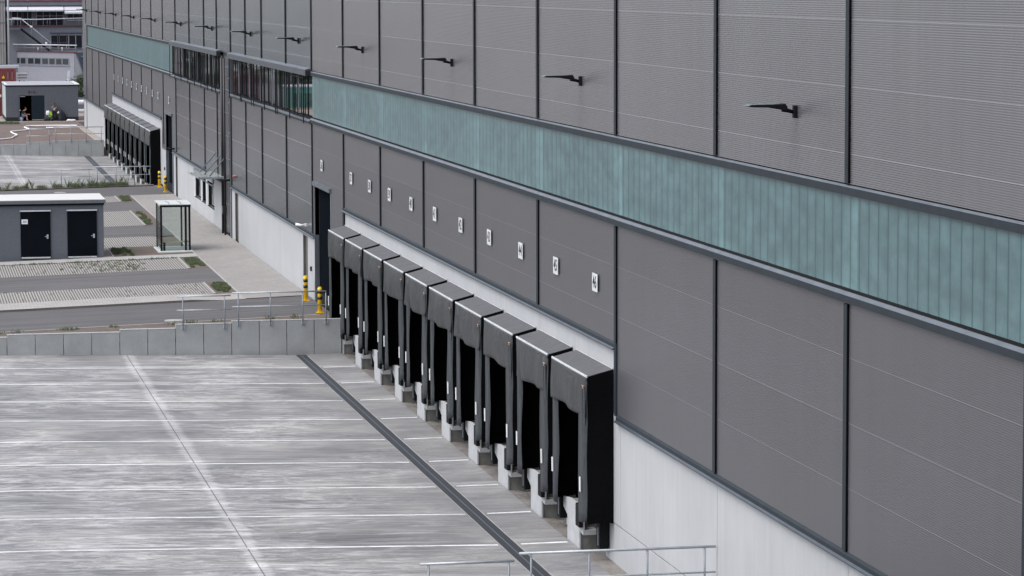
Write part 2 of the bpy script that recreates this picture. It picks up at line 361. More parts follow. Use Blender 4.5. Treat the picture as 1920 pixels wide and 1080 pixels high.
M['contred'] = simple('oxide_red_paint', (.20,.045,.045), .55, 0, .2, 2); M['conttop'] = simple('container_roof', (.38,.40,.45), .6)
M['teal'] = simple('teal_paint', (.10,.36,.30), .5); M['barrel'] = simple('orange_plastic', (.75,.22,.03), .5)
k = N('corrugated_silver'); X, Y, Z = k.xyz(); r_ = k.math('SINE', k.math('MULTIPLY', X, 2*math.pi/.25))
k.base(k.mul(k.mix(0.0, (.25,.24,.24), (.2,.2,.2)), k.ramp(k.noise(k.scale(3, 1, 1), 1, 4), .3, .7, .85, 1.12))); k.set(.6); k.bump(r_, .6, .03); M['corr'] = k.m

# ------------------------------------------------------------------ the ground
def ztop(x, y):
    """upper pavement level: flat at the building, falling away to the left"""
    s = .0335 if y < 78 else (.0335-(y-78)/30*.013 if y < 108 else .0205)
    return .87 + s*max(x, -22.0)
def yard_z(x): return .01*(min(x, 0.6)+2.1) if x > -2.1 else .0235*(-2.1-max(x, -13.0))
def sheet(name, mat, xs, ys, zf, label, lift=0.0, kind='structure', skirt=.0):
    b = bmesh.new(); g = [[b.verts.new((x, y, zf(x, y)+lift)) for x in xs] for y in ys]
    for j in range(len(ys)-1):
        for i in range(len(xs)-1): b.faces.new([g[j][i], g[j][i+1], g[j+1][i+1], g[j+1][i]])
    if skirt:
        ring = [g[0][i] for i in range(len(xs))]+[g[j][-1] for j in range(1, len(ys))]+[g[-1][i] for i in range(len(xs)-2, -1, -1)]+[g[j][0] for j in range(len(ys)-2, 0, -1)]
        low = [b.verts.new((v.co.x, v.co.y, v.co.z-skirt)) for v in ring]
        for i in range(len(ring)):
            q = (i+1) % len(ring); b.faces.new([ring[i], low[i], low[q], ring[q]])
    bmesh.ops.recalc_face_normals(b, faces=b.faces)
    me = bpy.data.meshes.new(name); b.to_mesh(me); b.free(); me.materials.append(mat)
    o = bpy.data.objects.new(name, me); C.objects.link(o); tag(o, label, None, None, kind); return o
def fr(a, b, n): return [a+(b-a)*i/n for i in range(n+1)]
XL = [-90, -60, -40, -22, -18, -14, -11, -8, -6]
sheet('ground', M['ground'], [-1500, -300, -90, 40, 300, 1500], [-400, -100, 9, 63, 146, 250, 600, 2500], lambda x, y: -.22, 'rough ground reaching the horizon')
# near yard slab: falls to the drain from both sides
sheet('loading_yard', M['yard'], [-60, -13, -10, -8, -6, -4, -2.125], fr(9.0, 61.2, 12), lambda x, y: yard_z(x), 'pale concrete loading yard with trowel streaks')
sheet('dock_apron', M['yard'], [-1.70, -1.2, -.8, -.42], fr(9.0, 61.2, 12), lambda x, y: yard_z(x), 'concrete strip between drain and docks')
sheet('drain_channel', M['drain'], [-2.115, -1.91, -1.71], fr(9.0, 61.0, 30), lambda x, y: -.012, 'dark slotted drain running along the docks')
bb = MB()
bb.box(-2.127, -2.113, 9, 61, -.05, .001); bb.box(-1.713, -1.699, 9, 61, -.05, .004)
bb.build('drain_rim', M['kerb']); tag(bpy.data.objects['drain_rim'], 'thin pale rims of the drain channel', None, None, 'structure')
sheet('dock_gutter', M['dirt'], [-.412, .1, 1.2], fr(9.0, 62.0, 10), lambda x, y: -.01, 'dusty gravel gutter under the docks')
# parking lines
for i in range(-2, 9):
    y = 21.15+4.475*i
    if y < 10 or y > 60: continue
    wd = .085
    bl = bmesh.new()
    def strip(x0, x1, n):
        xs = fr(x0, x1, n); g = [[bl.verts.new((x, y+s*wd, yard_z(x)+.005)) for x in xs] for s in (-1, 1)]
        for a in range(n): bl.faces.new([g[0][a], g[0][a+1], g[1][a+1], g[1][a]])
    strip(-40, -13, 1); strip(-13, -2.18, 10)
    strip(-1.62, -.50, 2)
    me = bpy.data.meshes.new('bay_line'); bl.to_mesh(me); bl.free(); me.materials.append(M['paint'])
    o = bpy.data.objects.new('bay_line', me); C.objects.link(o); tag(o, 'white painted line between two lorry bays', None, 'bay lines', 'structure')
# far yard (rises gently towards its end wall)
fz = lambda x, y: .0055*(y-146)+.0235*max(0, -1.9-max(x, -13))
sheet('loading_yard', M['yard_far'], [-60, -13, -8, -4, -2.12], fr(146.0, 191.2, 8), lambda x, y: fz(x, y), 'far concrete loading yard with bay lines')
sheet('dock_apron', M['yard_far'], [-1.70, -1.0, -.40], fr(146.0, 191.2, 8), lambda x, y: fz(x, y), 'far concrete strip along the docks')
sheet('drain_channel', M['drain'], [-2.115, -1.91, -1.71], fr(146.0, 190.9, 8), lambda x, y: fz(x, y)-.01, 'dark drain of the far yard')
sheet('dock_gutter', M['dirt'], [-.395, .1, 1.2], fr(146.0, 191.2, 8), lambda x, y: fz(-1, y)-.015, 'dusty gutter under the far docks')
for i in range(0, 10):
    y = 148.6+4.475*i
    bl = bmesh.new()
    for x0, x1 in ((-13, -2.2), (-1.62, -.5)):
        q = [bl.verts.new((x, y+s*.07, fz(x, y)+.006)) for x, s in ((x0, -1), (x1, -1), (x1, 1), (x0, 1))]; bl.faces.new(q)
    me = bpy.data.meshes.new('bay_line'); bl.to_mesh(me); bl.free(); me.materials.append(M['paint'])
    o = bpy.data.objects.new('bay_line', me); C.objects.link(o); tag(o, 'white painted line in the far lorry yard', None, 'far bay lines', 'structure')

# the raised strip between the two yards
def pad(name, mat, x0, x1, y0, y1, lift, label, n=6, skirt=0.0, zf=ztop):
    xs = ([-90, -22] if x0 <= -22 else [])+fr(max(x0, -22), x1, n) if x0 <= -22 else fr(x0, x1, n)
    xs = sorted(set(xs)); return sheet(name, mat, xs, fr(y0, y1, 3), zf, label, lift, skirt=skirt)
pad('earth_bank', M['soil'], -90, .0, 61.0, 145.9, -.03, 'raised earth carrying the road and car park', skirt=1.2)
pad('soil_strip', M['soil'], -90, -.02, 61.05, 66.4, .0, 'bare soil strip behind the retaining wall')
pad('kerb', M['kerb'], -90, -.5, 66.38, 66.5, .012, 'thin kerb edging the access road')
pad('access_road', M['asphalt'], -90, .0, 66.5, 73.72, -.006, 'asphalt access road to the roller door')
kl = lambda x: .075*max(0, min(1, (-3.4-x)/1.3))
sheet('footpath', M['paver_light'], [-90, -22]+fr(-20, -6, 6)+[-5.2, -4.7, -4.2, -3.8, -3.4, -2.5], [73.72, 75, 76.2], lambda x, y: ztop(x, y)+kl(x)+.006, 'pale paved footpath beside the access road')
# kerb face of the footpath
sheet('kerb', M['kerb_dark'], [-90, -22, -14, -10, -6, -4.7, -4.2, -3.8, -3.4], [73.69, 73.721], lambda x, y: ztop(x, y)-.01+(.0 if y < 73.7 else kl(x)+.016), 'dark kerb face below the footpath')
ZS = .068
pad('sidewalk', M['paver'], -2.5, .0, 73.9, 136.6, ZS*.0+.004, 'pale block paved sidewalk along the plinth wall', n=3)
bb = MB()
bb.hexa([(-2.56, 76.2, .70), (-2.49, 76.2, .70), (-2.49, 136.6, .72), (-2.56, 136.6, .72), (-2.56, 76.2, .795), (-2.49, 76.2, .797), (-2.49, 136.6, .828), (-2.56, 136.6, .826)])
tag(bb.build('kerb', M['kerb']), 'pale kerb edging the sidewalk', None, None, 'structure')
def bay(y0, y1, patch=True):
    pad('paver_bays', M['grasspave'], -90, -3.53, y0, y1, .006, 'parking bays paved with open jointed blocks')
    if patch:
        pad('planting_patch', M['soil'], -3.43, -2.56, y0, y1, .0, 'small bare planting patch at the end of the bays', n=2)
        pad('kerb', M['kerb'], -3.53, -3.43, y0, y1, .03, 'kerb beside the planting patch', n=1)
bay(76.3, 81.25); bay(87.85, 93.5); bay(100.2, 106.0, False); bay(113.15, 123.9); bay(131.3, 136.4)
pad('parking_lane', M['asphalt_worn'], -90, -2.56, 81.3, 87.8, .0, 'asphalt lane between the paved parking bays')
pad('parking_lane', M['asphalt_worn'], -90, -2.56, 106.05, 113.1, .0, 'asphalt lane behind the bus shelter')
pad('parking_lane', M['asphalt_worn'], -90, -2.56, 123.95, 131.25, .0, 'asphalt lane farther along the car park')
pad('footpath', M['kerb'], -90, -2.56, 93.55, 95.25, .02, 'narrow pale path before the service building')
pad('planting_patch', M['soil'], -6.25, -2.56, 95.3, 100.15, .0, 'soil patch round the bus shelter')
pad('kerb', M['kerb'], -6.32, -6.25, 95.3, 100.15, .03, 'kerb beside the gravel strip', n=1)
pad('gravel_strip', M['gravel'], -6.8, -6.32, 95.3, 100.15, .0, 'gravel strip beside the service building', n=1)
pad('access_road', M['asphalt'], -90, 0, 136.65, 144.6, .0, 'far asphalt road before the second yard')
pad('kerb', M['kerb_dark'], -90, -.5, 144.6, 144.85, .07, 'grey kerb along the far road')
pad('verge', M['soil'], -90, -.5, 144.85, 145.9, .03, 'soil verge above the far yard')
# manhole covers
for (x, y, lb) in ((-5.9, 67.25, 'round iron manhole cover near the soil strip'), (-6.4, 141.4, 'pale manhole cover in the far road')):
    b_ = MB(); n = 24
    b_.prism([(x+.36*math.cos(a*2*math.pi/n), y+.36*math.sin(a*2*math.pi/n)) for a in range(n)], 'z', ztop(x, y)-.05, ztop(x, y)+.012)
    tag(b_.build('manhole_cover', M['kerb']), lb, 'manhole cover')
# ground beyond the second yard, and in front of the first
sheet('building_site', M['redsoil'], [-90, -30, -16, -8, -4, 0.0], fr(191.3, 237.5, 4), lambda x, y: .9, 'reddish bare earth before the brown doored kiosk', skirt=1.0)
sheet('gravel_strip', M['gravel'], [-.52, -.02], fr(191.4, 227.2, 4), lambda x, y: .91, 'gravel strip along the far plinth')
sheet('gravel_strip', M['kerb'], [-.62, -.52], fr(191.4, 227.2, 4), lambda x, y: .925, 'pale kerb of the gravel strip')
sheet('kiosk_apron', M['gravel'], [-40, -14, -5.6, 0.4, 12], [237.5, 258], lambda x, y: .89, 'pale gravel round the kiosk', skirt=.6)
sheet('access_road', M['asphalt'], [-90, -20, 0, 30], [258, 300, 378], lambda x, y: .0, 'road beyond the kiosk')
sheet('upper_pavement', M['asphalt'], [-90, -30, .0], [-120, -20, 8.75], lambda x, y: .87, 'pavement in front of the near yard', skirt=1.0)

# ------------------------------------------------------------------ retaining walls and handrails
def retaining_wall(label, y, tops, x_end, zb, back=.22):
    """tops: list of (x_left, x_right, z); one element per panel about a metre wide"""
    t = thing('retaining_wall', label, 'wall', (0, 0, 0))
    for (x0, x1, z) in tops:
        n = max(1, round(x1-x0)); 
        for i in range(n):
            a, b = x0+(x1-x0)*i/n, x0+(x1-x0)*(i+1)/n
            p_ = MB().box(a+.012, b-.012, y-back, y, zb, z-.02).build('wall_panel', M['retain'], t, bevel=.01); MB().box(a+.004, b-.004, y-back-.006, y+.006, z-.019, z).build('lit_top_edge', M['pier'], p_)  # thin paler strip added on top paints the light on the upper edge
    MB().box(tops[0][0]+.01, x_end-.01, y-back+.03, y-.03, zb, min(q[2] for q in tops)-.05).build('joint_filler', M['block'], t)
    return t
retaining_wall('stepped grey concrete retaining wall at the end of the near lorry yard', 61.12,
    [(-21.3, -18.3, .62), (-18.3, -15.3, .75), (-15.3, -12.33, .88), (-12.33, -8.37, .97), (-8.37, -6.39, 1.06), (-6.39, -4.39, 1.2), (-4.39, -.43, 1.27)], -.43, -.2)
retaining_wall('stepped concrete retaining wall at the end of the far lorry yard', 191.1,
    [(-16.3, -12.3, 1.0), (-12.3, -8.33, 1.1), (-8.33, -6.42, 1.21), (-6.42, -4.45, 1.36), (-4.45, -.60, 1.47)], -.6, -.2)
retaining_wall('concrete retaining wall in the foreground below the picture edge', 9.0,
    [(-16.2, -10.2, .8), (-10.2, -6.1, .88), (-6.1, -4.1, .93), (-4.1, -.02, 1.02)], -.02, -.2)
retaining_wall('low wall at the near end of the far yard', 146.1,
    [(-12.0, -6.2, .70), (-6.2, -4.2, .80), (-4.2, -.45, .88)], -.45, -.2)
def handrail(label, y, x0, x1, ztp, zmid, posts, zb, group, r=.024):
    t = thing('handrail', label, 'handrail', (0,0,0), group)
    MB().tube([(x0, y, ztp), (x1, y, ztp)], r*1.15, 10).build('top_rail', M['galv'], t, True)
    MB().tube([(x0, y, zmid), (x1, y, zmid)], r*.8, 8).build('middle_rail', M['galv'], t, True)
    for px in posts:
        b = MB(); b.tube([(px, y, zb), (px, y, ztp-.02)], r*.9, 8); p = b.build('post', M['galvdark'], t, True)
        MB().box(px-.06, px+.06, y+.0, y+.03, zb+.01, zb+.13).build('foot_plate', M['galv'], p)
    return t
handrail('lower handrail section over the near yard wall, left of the long one', 60.84, -6.34, -4.42, 2.2, 1.705, [-6.13, -4.64], 1.02, 'handrails on the walls')
handrail('long handrail section over the near yard wall next to the dock', 60.84, -4.37, -.98, 2.285, 1.79, [-4.15, -3.0, -1.84, -1.0], 1.1, 'handrails on the walls')
handrail('lower handrail at the bottom edge of the photo', 8.75, -6.07, -4.18, 1.915, 1.42, [-5.9, -4.29], .8, 'handrails on the walls')
handrail('foreground handrail running to the white plinth at the bottom edge', 8.95, -4.04, -.02, 2.02, 1.50, [-3.8, -2.62, -1.43, -.25], .85, 'handrails on the walls')
handrail('lower handrail over the far yard end wall', 190.85, -6.4, -4.43, 2.35, 1.84, [-6.16, -4.7], 1.22, 'handrails on the walls', .028)
handrail('long handrail over the far yard end wall next to the far docks', 190.85, -4.4, -.64, 2.46, 1.96, [-4.22, -3.07, -1.94, -.8], 1.31, 'handrails on the walls', .028)
handrail('handrail section at the near end of the far yard beside the weeds', 145.8, -6.3, -4.2, 1.86, 1.42, [-6.1, -4.4], .75, 'handrails on the walls', .026)
handrail('long handrail beside the weeds ending at the far docks', 145.8, -4.1, -.3, 2.0, 1.5, [-3.9, -2.75, -1.6, -.5], .8, 'handrails on the walls', .026)

# ------------------------------------------------------------------ the warehouse
WH = thing('warehouse', 'long grey panel clad logistics warehouse with teal glass band and white concrete plinth', 'warehouse')
mull = [-36, -27, -18, -9, 0, 9, 18, 27, 36, 45, 54, 63, 72, 80.4, 89.4, 96.1, 102.8, 109.6, 116.4, 125.0, 133.9, 142.8, 151.6, 160.3, 169.3, 178.1, 187.1, 196.0, 205.0, 213.8, 222.0]
Y0, Y1 = -36, 227.0
WALLT = 16.5
def flat_bay(y): return 71 < y < 133.5
# core behind the cladding
MB().box(.35, 60, Y0, Y1, -.3, WALLT-.1).build('building_core', M['recess'], WH)
MB().box(-.06, 60.1, Y0-.1, Y1+.05, WALLT-.12, WALLT+.06).build('roof_edge', M['cap'], WH)
DOOR1, DOOR2 = (66.7, 71.35), (136.7, 141.2)
def clad(y0, y1, z0, z1, mat, holes=()):
    """one cladding field, cut round the openings"""
    b = MB(); cuts = [h for h in holes if h[0] < y1 and h[1] > y0]
    if not cuts: b.box(0, .3, y0, y1, z0, z1)
    else:
        h = cuts[0]; a, c = max(h[0], y0), min(h[1], y1)
        if a > y0+1e-3: b.box(0, .3, y0, a, z0, z1)
        if c < y1-1e-3: b.box(0, .3, c, y1, z0, z1)
        b.box(0, .3, a, c, h[2], z1)
    return b.build('cladding_panel', mat, WH)
ends = mull+[Y1]
for i in range(len(ends)-1):
    a, b2 = ends[i], ends[i+1]
    if abs(a-102.8) < .01: b_end = 109.6
    fl = flat_bay((a+b2)/2)
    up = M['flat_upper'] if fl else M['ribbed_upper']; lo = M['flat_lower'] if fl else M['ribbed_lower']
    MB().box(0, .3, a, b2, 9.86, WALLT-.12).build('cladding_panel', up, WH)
    zlo = 3.48
    dock = (17.9 < (a+b2)/2 < 63.1) or (144 < (a+b2)/2 < 190)
    if dock: zlo = 5.12
    if a < 103 < b2:      # the recessed joint between y 103.3 and 107.6
        clad(a, 103.25, zlo, 7.80, lo); clad(107.7, b2, zlo, 7.80, lo); continue
    if abs(a-63) < .1:
        b = MB(); b.box(0, .3, 63, DOOR1[0], .87, 7.80); b.box(0, .3, DOOR1[0], DOOR1[1], 5.55, 7.8); b.box(0, .3, DOOR1[1], 72, zlo, 7.8); b.build('cladding_panel', lo, WH); continue
    if a < 137 < b2:
        b = MB(); b.box(0, .3, a, 136.4, zlo, 7.80); b.box(0, .3, 136.4, DOOR2[1], 5.58, 7.8); b.box(0, .3, DOOR2[1], b2, 3.2, 7.8); b.build('cladding_panel', lo, WH); continue
    if a < 144 < b2:
        b = MB(); b.box(0, .3, a, 144.4, 3.2, 7.80); b.box(0, .3, 144.4, b2, 5.12, 7.8); b.build('cladding_panel', lo, WH); continue
    if a < 190.3 < b2:
        b = MB(); b.box(0, .3, a, 190.1, 5.12, 7.80); b.box(0, .3, 190.1, b2, zlo, 7.8); b.build('cladding_panel', lo, WH); continue
    clad(a, b2, zlo, 7.80, lo)
# cap strips over the vertical joints: lit face plus a dark gasket on the near side
def strip(y, z0, z1):
    p = MB().box(-.036, -.001, y, y+.2, z0, z1).build('cap_strip', M['cap'], WH)
    MB().box(-.038, -.001, y-.035, y-.002, z0, z1).build('gasket', M['gasket'], p)
for y in mull:
    strip(y, 9.87, WALLT-.13)
    zl = 3.49
    if 18.5 < y < 62 or 144 < y < 190: zl = 5.12
    if y == 18: zl = 3.49
    if abs(y-72) < .1 or (103 < y < 107.6): pass
    strip(y, zl, 7.79)
MB().box(.0, .31, Y1, Y1+.16, .87, WALLT-.13).build('corner_trim', M['flash'], WH)
# ledges: above the glass band, below it, and at the plinth
def ledge(name, y0, y1, prof, mat, dark=None):
    b = MB(); b.prism(prof, 'y', y0, y1); return b.build(name, mat, WH)
def band(y0, y1):
    ledge('band_cap', y0, y1, [(-.040, 9.665), (-.040, 9.80), (.0, 9.825), (.05, 9.825), (.05, 9.665)], M['cap'])
    ledge('band_cap_edge', y0, y1, [(-.042, 9.802), (-.036, 9.812), (-.001, 9.838), (-.001, 9.828)], M['flash'])
    ledge('band_sill', y0, y1, [(-.07, 7.82), (-.07, 7.945), (-.02, 7.965), (.06, 7.965), (.06, 7.82)], M['cap'])
    ledge('band_sill_top', y0, y1, [(-.073, 7.947), (-.022, 8.005), (.018, 8.005), (.018, 7.968), (-.02, 7.968)], M['flash'])
    ledge('band_frame', y0, y1, [(.0, 8.008), (.0, 8.052), (.05, 8.052), (.05, 8.008)], M['dark'])
band(Y0, 72.2); band(136.2, 221.0)
for i in range(len(ends)-1):
    a, b2 = ends[i], ends[i+1]
    if b2 <= 72.1 or (a >= 133 and b2 <= 222.1):
        a2 = max(a, 136.3) if a > 130 else a; b3 = min(b2, 220.9)
        MB().box(.02, .10, a2, b3, 8.057, 9.665).build('glass_band', M['chglass'], WH)
MB().box(0, .31, 220.95, 222.0, 7.80, 9.86).build('cladding_panel', M['ribbed_upper'], WH)
MB().box(0, .31, 222.0, Y1, 7.80, 9.86).build('cladding_panel', M['ribbed_upper'], WH)
MB().box(-.03, .02, 220.7, 220.98, 8.0, 9.66).build('band_end_post', M['dark'], WH)
def plinth_trim(y0, y1, z):
    ledge('plinth_trim', y0, y1, [(-.045, z+.0), (-.045, z+.085), (.0, z+.13), (.04, z+.13), (.04, z-.0)], M['cap'])
    ledge('plinth_sill', y0, y1, [(-.09, z-.045), (-.09, z-.02), (-.047, z+.01), (-.047, z-.01), (.0, z-.03), (.0, z-.045)], M['sill'])
plinth_trim(Y0, 17.95, 3.36); plinth_trim(18.12, 63.3, 5.0); plinth_trim(71.5, 103.2, 3.36); plinth_trim(107.7, 136.3, 3.36)
plinth_trim(144.4, 190.1, 4.98); plinth_trim(190.3, Y1, 3.38)
MB().box(-.045, .0, 17.96, 18.11, 3.45, 5.12).build('plinth_trim', M['cap'], WH)
MB().box(-.035, .0, 63.32, 63.42, .9, 5.10).build('plinth_trim', M['flash'], WH)
# precast plinth panels (upper row z .93 - 3.33, lower row down to the yard)
def plinth(y0, y1, z0, z1, x=.02): return MB().box(x, .34, y0+.015, y1-.015, z0, z1).build('plinth_panel', M['precast'], WH, bevel=.006)
for y in range(-36, 9, 9): plinth(y, y+9, .93, 3.33); plinth(y, y+9, -.2, .905)
plinth(9, 17.72, .93, 3.33); plinth(9, 17.72, -.2, .905)
plinth(17.72, 18.3, .93, 4.97, .019)
MB().box(.03, .34, 17.74, 19.2, -.2, .905).build('plinth_panel', M['precast'], WH)
MB().box(.045, .3, -36, 19, .9, .94).build('joint_filler', M['reveal'], WH)
for y0, y1 in ((18.3, 27), (27, 36), (36, 45), (45, 54), (54, 63.3)): plinth(y0, y1, .93, 4.97)
for y0, y1 in ((71.42, 73.9), (75.4, 83), (83, 92), (92, 100.2), (101.7, 104.0), (107.6, 112.0), (123.0, 128), (128, 133.75), (135.1, 136.3)): plinth(y0, y1, .6, 3.33)
plinth(112.0, 123.0, .6, 1.6); plinth(112.0, 123.0, 3.18, 3.33); plinth(115.7, 116.6, 1.6, 3.18); plinth(118.95, 119.35, 1.6, 3.18)
for y0, y1 in ((73.9, 75.4), (100.2, 101.7), (133.75, 135.1)): MB().box(.02, .34, y0, y1, 3.2, 3.33).build('plinth_panel', M['precast'], WH)
plinth(141.3, 144.2, .6, 3.2)
for y0, y1 in ((144.2, 151.6), (151.6, 160.3), (160.3, 169.3), (169.3, 178.1), (178.1, 190.3)): plinth(y0, y1, .93, 4.95)
plinth(190.3, 205, .3, 3.35); plinth(205, 213.8, .3, 3.35); plinth(213.8, 222.6, .3, 3.35); plinth(223.4, Y1, .3, 3.35)
# back walls of the pits under the docks
MB().box(.30, .36, 19.2, 62.8, -.2, .93).build('pit_wall', M['block'], WH)
MB().box(.30, .36, 144.2, 190.3, -.2, .93).build('pit_wall', M['block'], WH)
# small service doors in the plinth
def small_door(y0, y1, z0, label, m1=M['reveal']):
    d = MB().box(.12, .16, y0, y1, z0, 3.2).build('door', m1, WH); d['label'] = label
    MB().box(.02, .12, y0-.001, y0+.05, z0, 3.2).build('door_frame', M['galvdark'], d)
    MB().box(.02, .12, y1-.05, y1+.001, z0, 3.2).build('door_frame', M['reveal'], d)
    MB().box(.06, .12, y0+.14, y0+.18, z0+1.0, z0+1.12).build('handle', M['galv'], d)
small_door(73.9, 75.4, .87, 'grey service door beside the yellow bollards')
small_door(100.2, 101.7, .87, 'grey service door beside the downpipes')
small_door(133.75, 135.1, .87, 'grey service door beside the far bollards')
small_door(222.6, 223.4, .87, 'grey service door at the far corner')
# roller doors
def roller(y0, y1, z0, z1):
    d = MB().box(.16, .22, y0, y1, z0, z1).build('roller_door', M['door'], WH)
    MB().box(-.10, .15, y0-.16, y1+.16, z1, z1+.16).build('door_hood', M['flash'], d)
    MB().box(-.025, .15, y0-.14, y0, z0, z1).build('guide_rail', M['galvdark'], d)
    MB().box(-.025, .15, y1, y1+.10, z0, z1).build('guide_rail', M['flash'], d)
    MB().box(.05, .15, y0+.01, y1-.01, z0, z0+.45).build('bottom_panel', M['rubber'], d)
roller(DOOR1[0], DOOR1[1], .87, 5.42); roller(DOOR2[0], DOOR2[1], .87, 5.45)
for y in (72.6, 142.4): MB().box(-.05, .02, y, y+.16, 1.95, 2.12).build('door_switch', M['black'], WH)
# ribbon windows with hood, louvre posts and rails
def ribbon(y0, y1, posts, rods):
    fr_ = MB().box(-.02, .02, y0+.1, y1-.1, 7.93, 8.03).build('window_frame', M['dark'], WH)
    MB().box(.06, .09, y0, y1, 8.0, 9.70).build('window_glass', M['glass'], fr_)
    n = int((y1-y0)/1.49); st = (y1-y0)/n
    for i in range(n+1):
        yy = y0+i*st; MB().box(.035, .058, yy-.03, yy+.03, 8.031, 9.66).build('window_bar', M['dark'] if i % 3 else M['galvdark'], fr_)
    MB().prism([(-.22, 9.66), (-.22, 9.875), (-.005, 9.925), (-.005, 9.66)], 'y', y0+.25, y1-.2).build('window_hood', M['sill'], WH)
    MB().prism([(-.225, 9.878), (-.225, 9.90), (-.006, 9.955), (-.006, 9.93)], 'y', y0+.25, y1-.2).build('hood_edge', M['flash'], WH)
    MB().box(-.21, -.01, y0+.17, y0+.248, 9.65, 9.86).build('hood_end', M['black'], WH)
    MB().prism([(-.13, 7.86), (-.13, 7.89), (-.021, 7.945), (-.021, 7.86)], 'y', y0, y1).build('window_sill', M['flash'], WH)
    MB().prism([(-.09, 7.78), (-.09, 7.858), (-.021, 7.858), (-.021, 7.78)], 'y', y0, y1).build('window_sill', M['cap'], WH)
    for yy in posts:
        MB().box(-.20, -.165, yy-.045, yy+.045, 7.76, 9.66).build('louvre_post', M['dark'], WH)
    for j, (a, b) in enumerate(zip(posts[:-1], posts[1:])):
        if j % 2 == 0:
            MB().box(-.19, -.172, a+.05, b-.05, 7.98, 8.01).build('louvre_rail', M['dark'], WH)
            MB().box(-.19, -.172, a+.05, b-.05, 9.54, 9.57).build('louvre_rail', M['dark'], WH)
    for yy, wd in rods:
        MB().box(-.18, -.150, yy-wd/2, yy+wd/2, 7.99, 9.66).build('louvre_blade', M['dark'], WH)
ribbon(72.15, 102.7, [73.3, 77.8, 82.2, 82.8, 86.9, 91.3, 92.2, 96.3, 96.9, 101.8], [(75.3, .05), (76.4, .1), (79.6, .05), (80.5, .1), (85.2, .06), (88.4, .06), (94.2, .05), (95.2, .06), (98.2, .06), (100.2, .55)])
ribbon(107.55, 136.1, [108.7, 110.6, 113.0, 116.5, 120.2, 124.2, 128.4, 132.4, 135.8], [(109.6, .1), (111.5, .4), (114.5, .06), (115.2, .4), (118, .06), (119.0, .3), (122.6, .3), (126.6, .4), (130.6, .4), (134, .4)])
# the vertical recess with downpipes
MB().box(.12, .16, 103.25, 107.6, .6, 9.86).build('recess_back', M['flat_lower'], WH)
MB().box(.08, .115, 103.6, 104.7, 1.0, 9.80).build('recess_glass', M['glass'], WH)
for z in (4.6, 5.9, 7.4, 8.6): MB().box(.05, .078, 103.6, 104.7, z, z+.06).build('glazing_bar', M['flash'], WH)
MB().box(-.03, .3, 107.6, 107.72, .6, 9.7).build('recess_edge', M['cap'], WH)
MB().box(-.045, .3, 103.1, 103.26, .6, 9.7).build('recess_edge', M['flash'], WH)
for x, y, r in ((-.13, 106.2, .075), (-.12, 105.1, .07)):
    MB().tube([(x, y, .84), (x, y, 9.6)], r*.8, 10).build('downpipe', M['pole'], WH, True)
MB().tube([(-.06, 105.7, 1.6), (-.06, 105.7, 9.2)], .05, 8).build('conduit', M['flash'], WH, True)
MB().box(-.26, -.06, 104.85, 105.35, 1.93, 2.3).build('junction_box', M['black'], WH)
MB().box(-.20, -.04, 105.5, 106.0, 1.95, 2.25).build('junction_box', M['galv'], WH)
# windows in the plinth
for (y0, y1) in ((119.35, 122.95), (116.6, 118.95), (112.0, 115.7)):
    f = MB().box(.03, .05, y0, y1, 1.6, 1.66).build('window', M['dark'], WH)
    MB().box(.14, .16, y0+.001, y1-.001, 1.6, 3.18).build('pane', M['glass'], f)
    MB().box(.03, .139, y0, y0+.07, 1.66, 3.18).build('frame', M['brown'], f)
    MB().box(.03, .139, y1-.07, y1, 1.66, 3.18).build('frame', M['dark'], f)
    MB().box(-.04, .0, y0+.02, y1-.02, 2.8, 2.87).build('blind_rail', M['flash'], f)
    MB().box(-.05, .02, y1-.65, y1-.42, 1.68, 2.79).build('white_shutter', M['white'], f)
    MB().box(-.06, .02, y0+.02, y1-.02, 3.0, 3.17).build('blind_box', M['galvdark'], f)

# ------------------------------------------------------------------ glass canopy with tie rods
t = thing('glass_canopy', 'glass canopy hung on three tie rods over the plinth windows', 'canopy', (0, 0, 0))
MB().hexa([(-1.40, 105.4, 3.66), (-.02, 105.4, 3.70), (-.02, 112.6, 3.55), (-1.30, 112.6, 3.50), (-1.40, 105.4, 3.70), (-.02, 105.4, 3.74), (-.02, 112.6, 3.59), (-1.30, 112.6, 3.54)]).build('glass_pane', M['canopy_glass'], t)
MB().box(-1.42, -.02, 105.33, 105.395, 3.64, 3.73).build('edge_beam', M['galvdark'], t)
for y in (105.9, 108.2, 110.6):
    MB().tube([(-.03, y, 4.65), (-.75, y+1.0, 3.62)], .032, 8).build('tie_rod', M['flash'], t, True)

# ------------------------------------------------------------------ number signs
def mk_sign(num, y, z, label, plate=True, wy=.55, hz=.42):
    # the face looks to -x ; text reads from far (left) to near (right)
    t = thing('number_sign', label, 'number sign', (0, y, z), 'bay number signs on the wall')
    MB().box(-.055, -.040, -wy/2, wy/2, -hz/2, hz/2).build('plate', M['edge'], t)
    mt = Matrix(((0, 0, -1, -.058), (-1, 0, 0, 0), (0, 1, 0, 0), (0, 0, 0, 1)))
    text_obj(str(num), .40, M['black'], 'digits', t, mt, .001, .006)
    return t
for i in range(10):
    mk_sign(46-i, 20.15+4.53*i, 6.315, f'white number sign reading {46-i} high above the near docks')
mk_sign(36, 69.0, 6.32, 'white number sign reading 36 above the near roller door')
for i in range(10):
    mk_sign(34-i, 146.4+4.49*i, 6.34, f'small white number sign reading {34-i} above the far docks', wy=.5, hz=.42)
mk_sign(35, 138.5, 6.34, 'white number sign reading 35 above the far roller door')

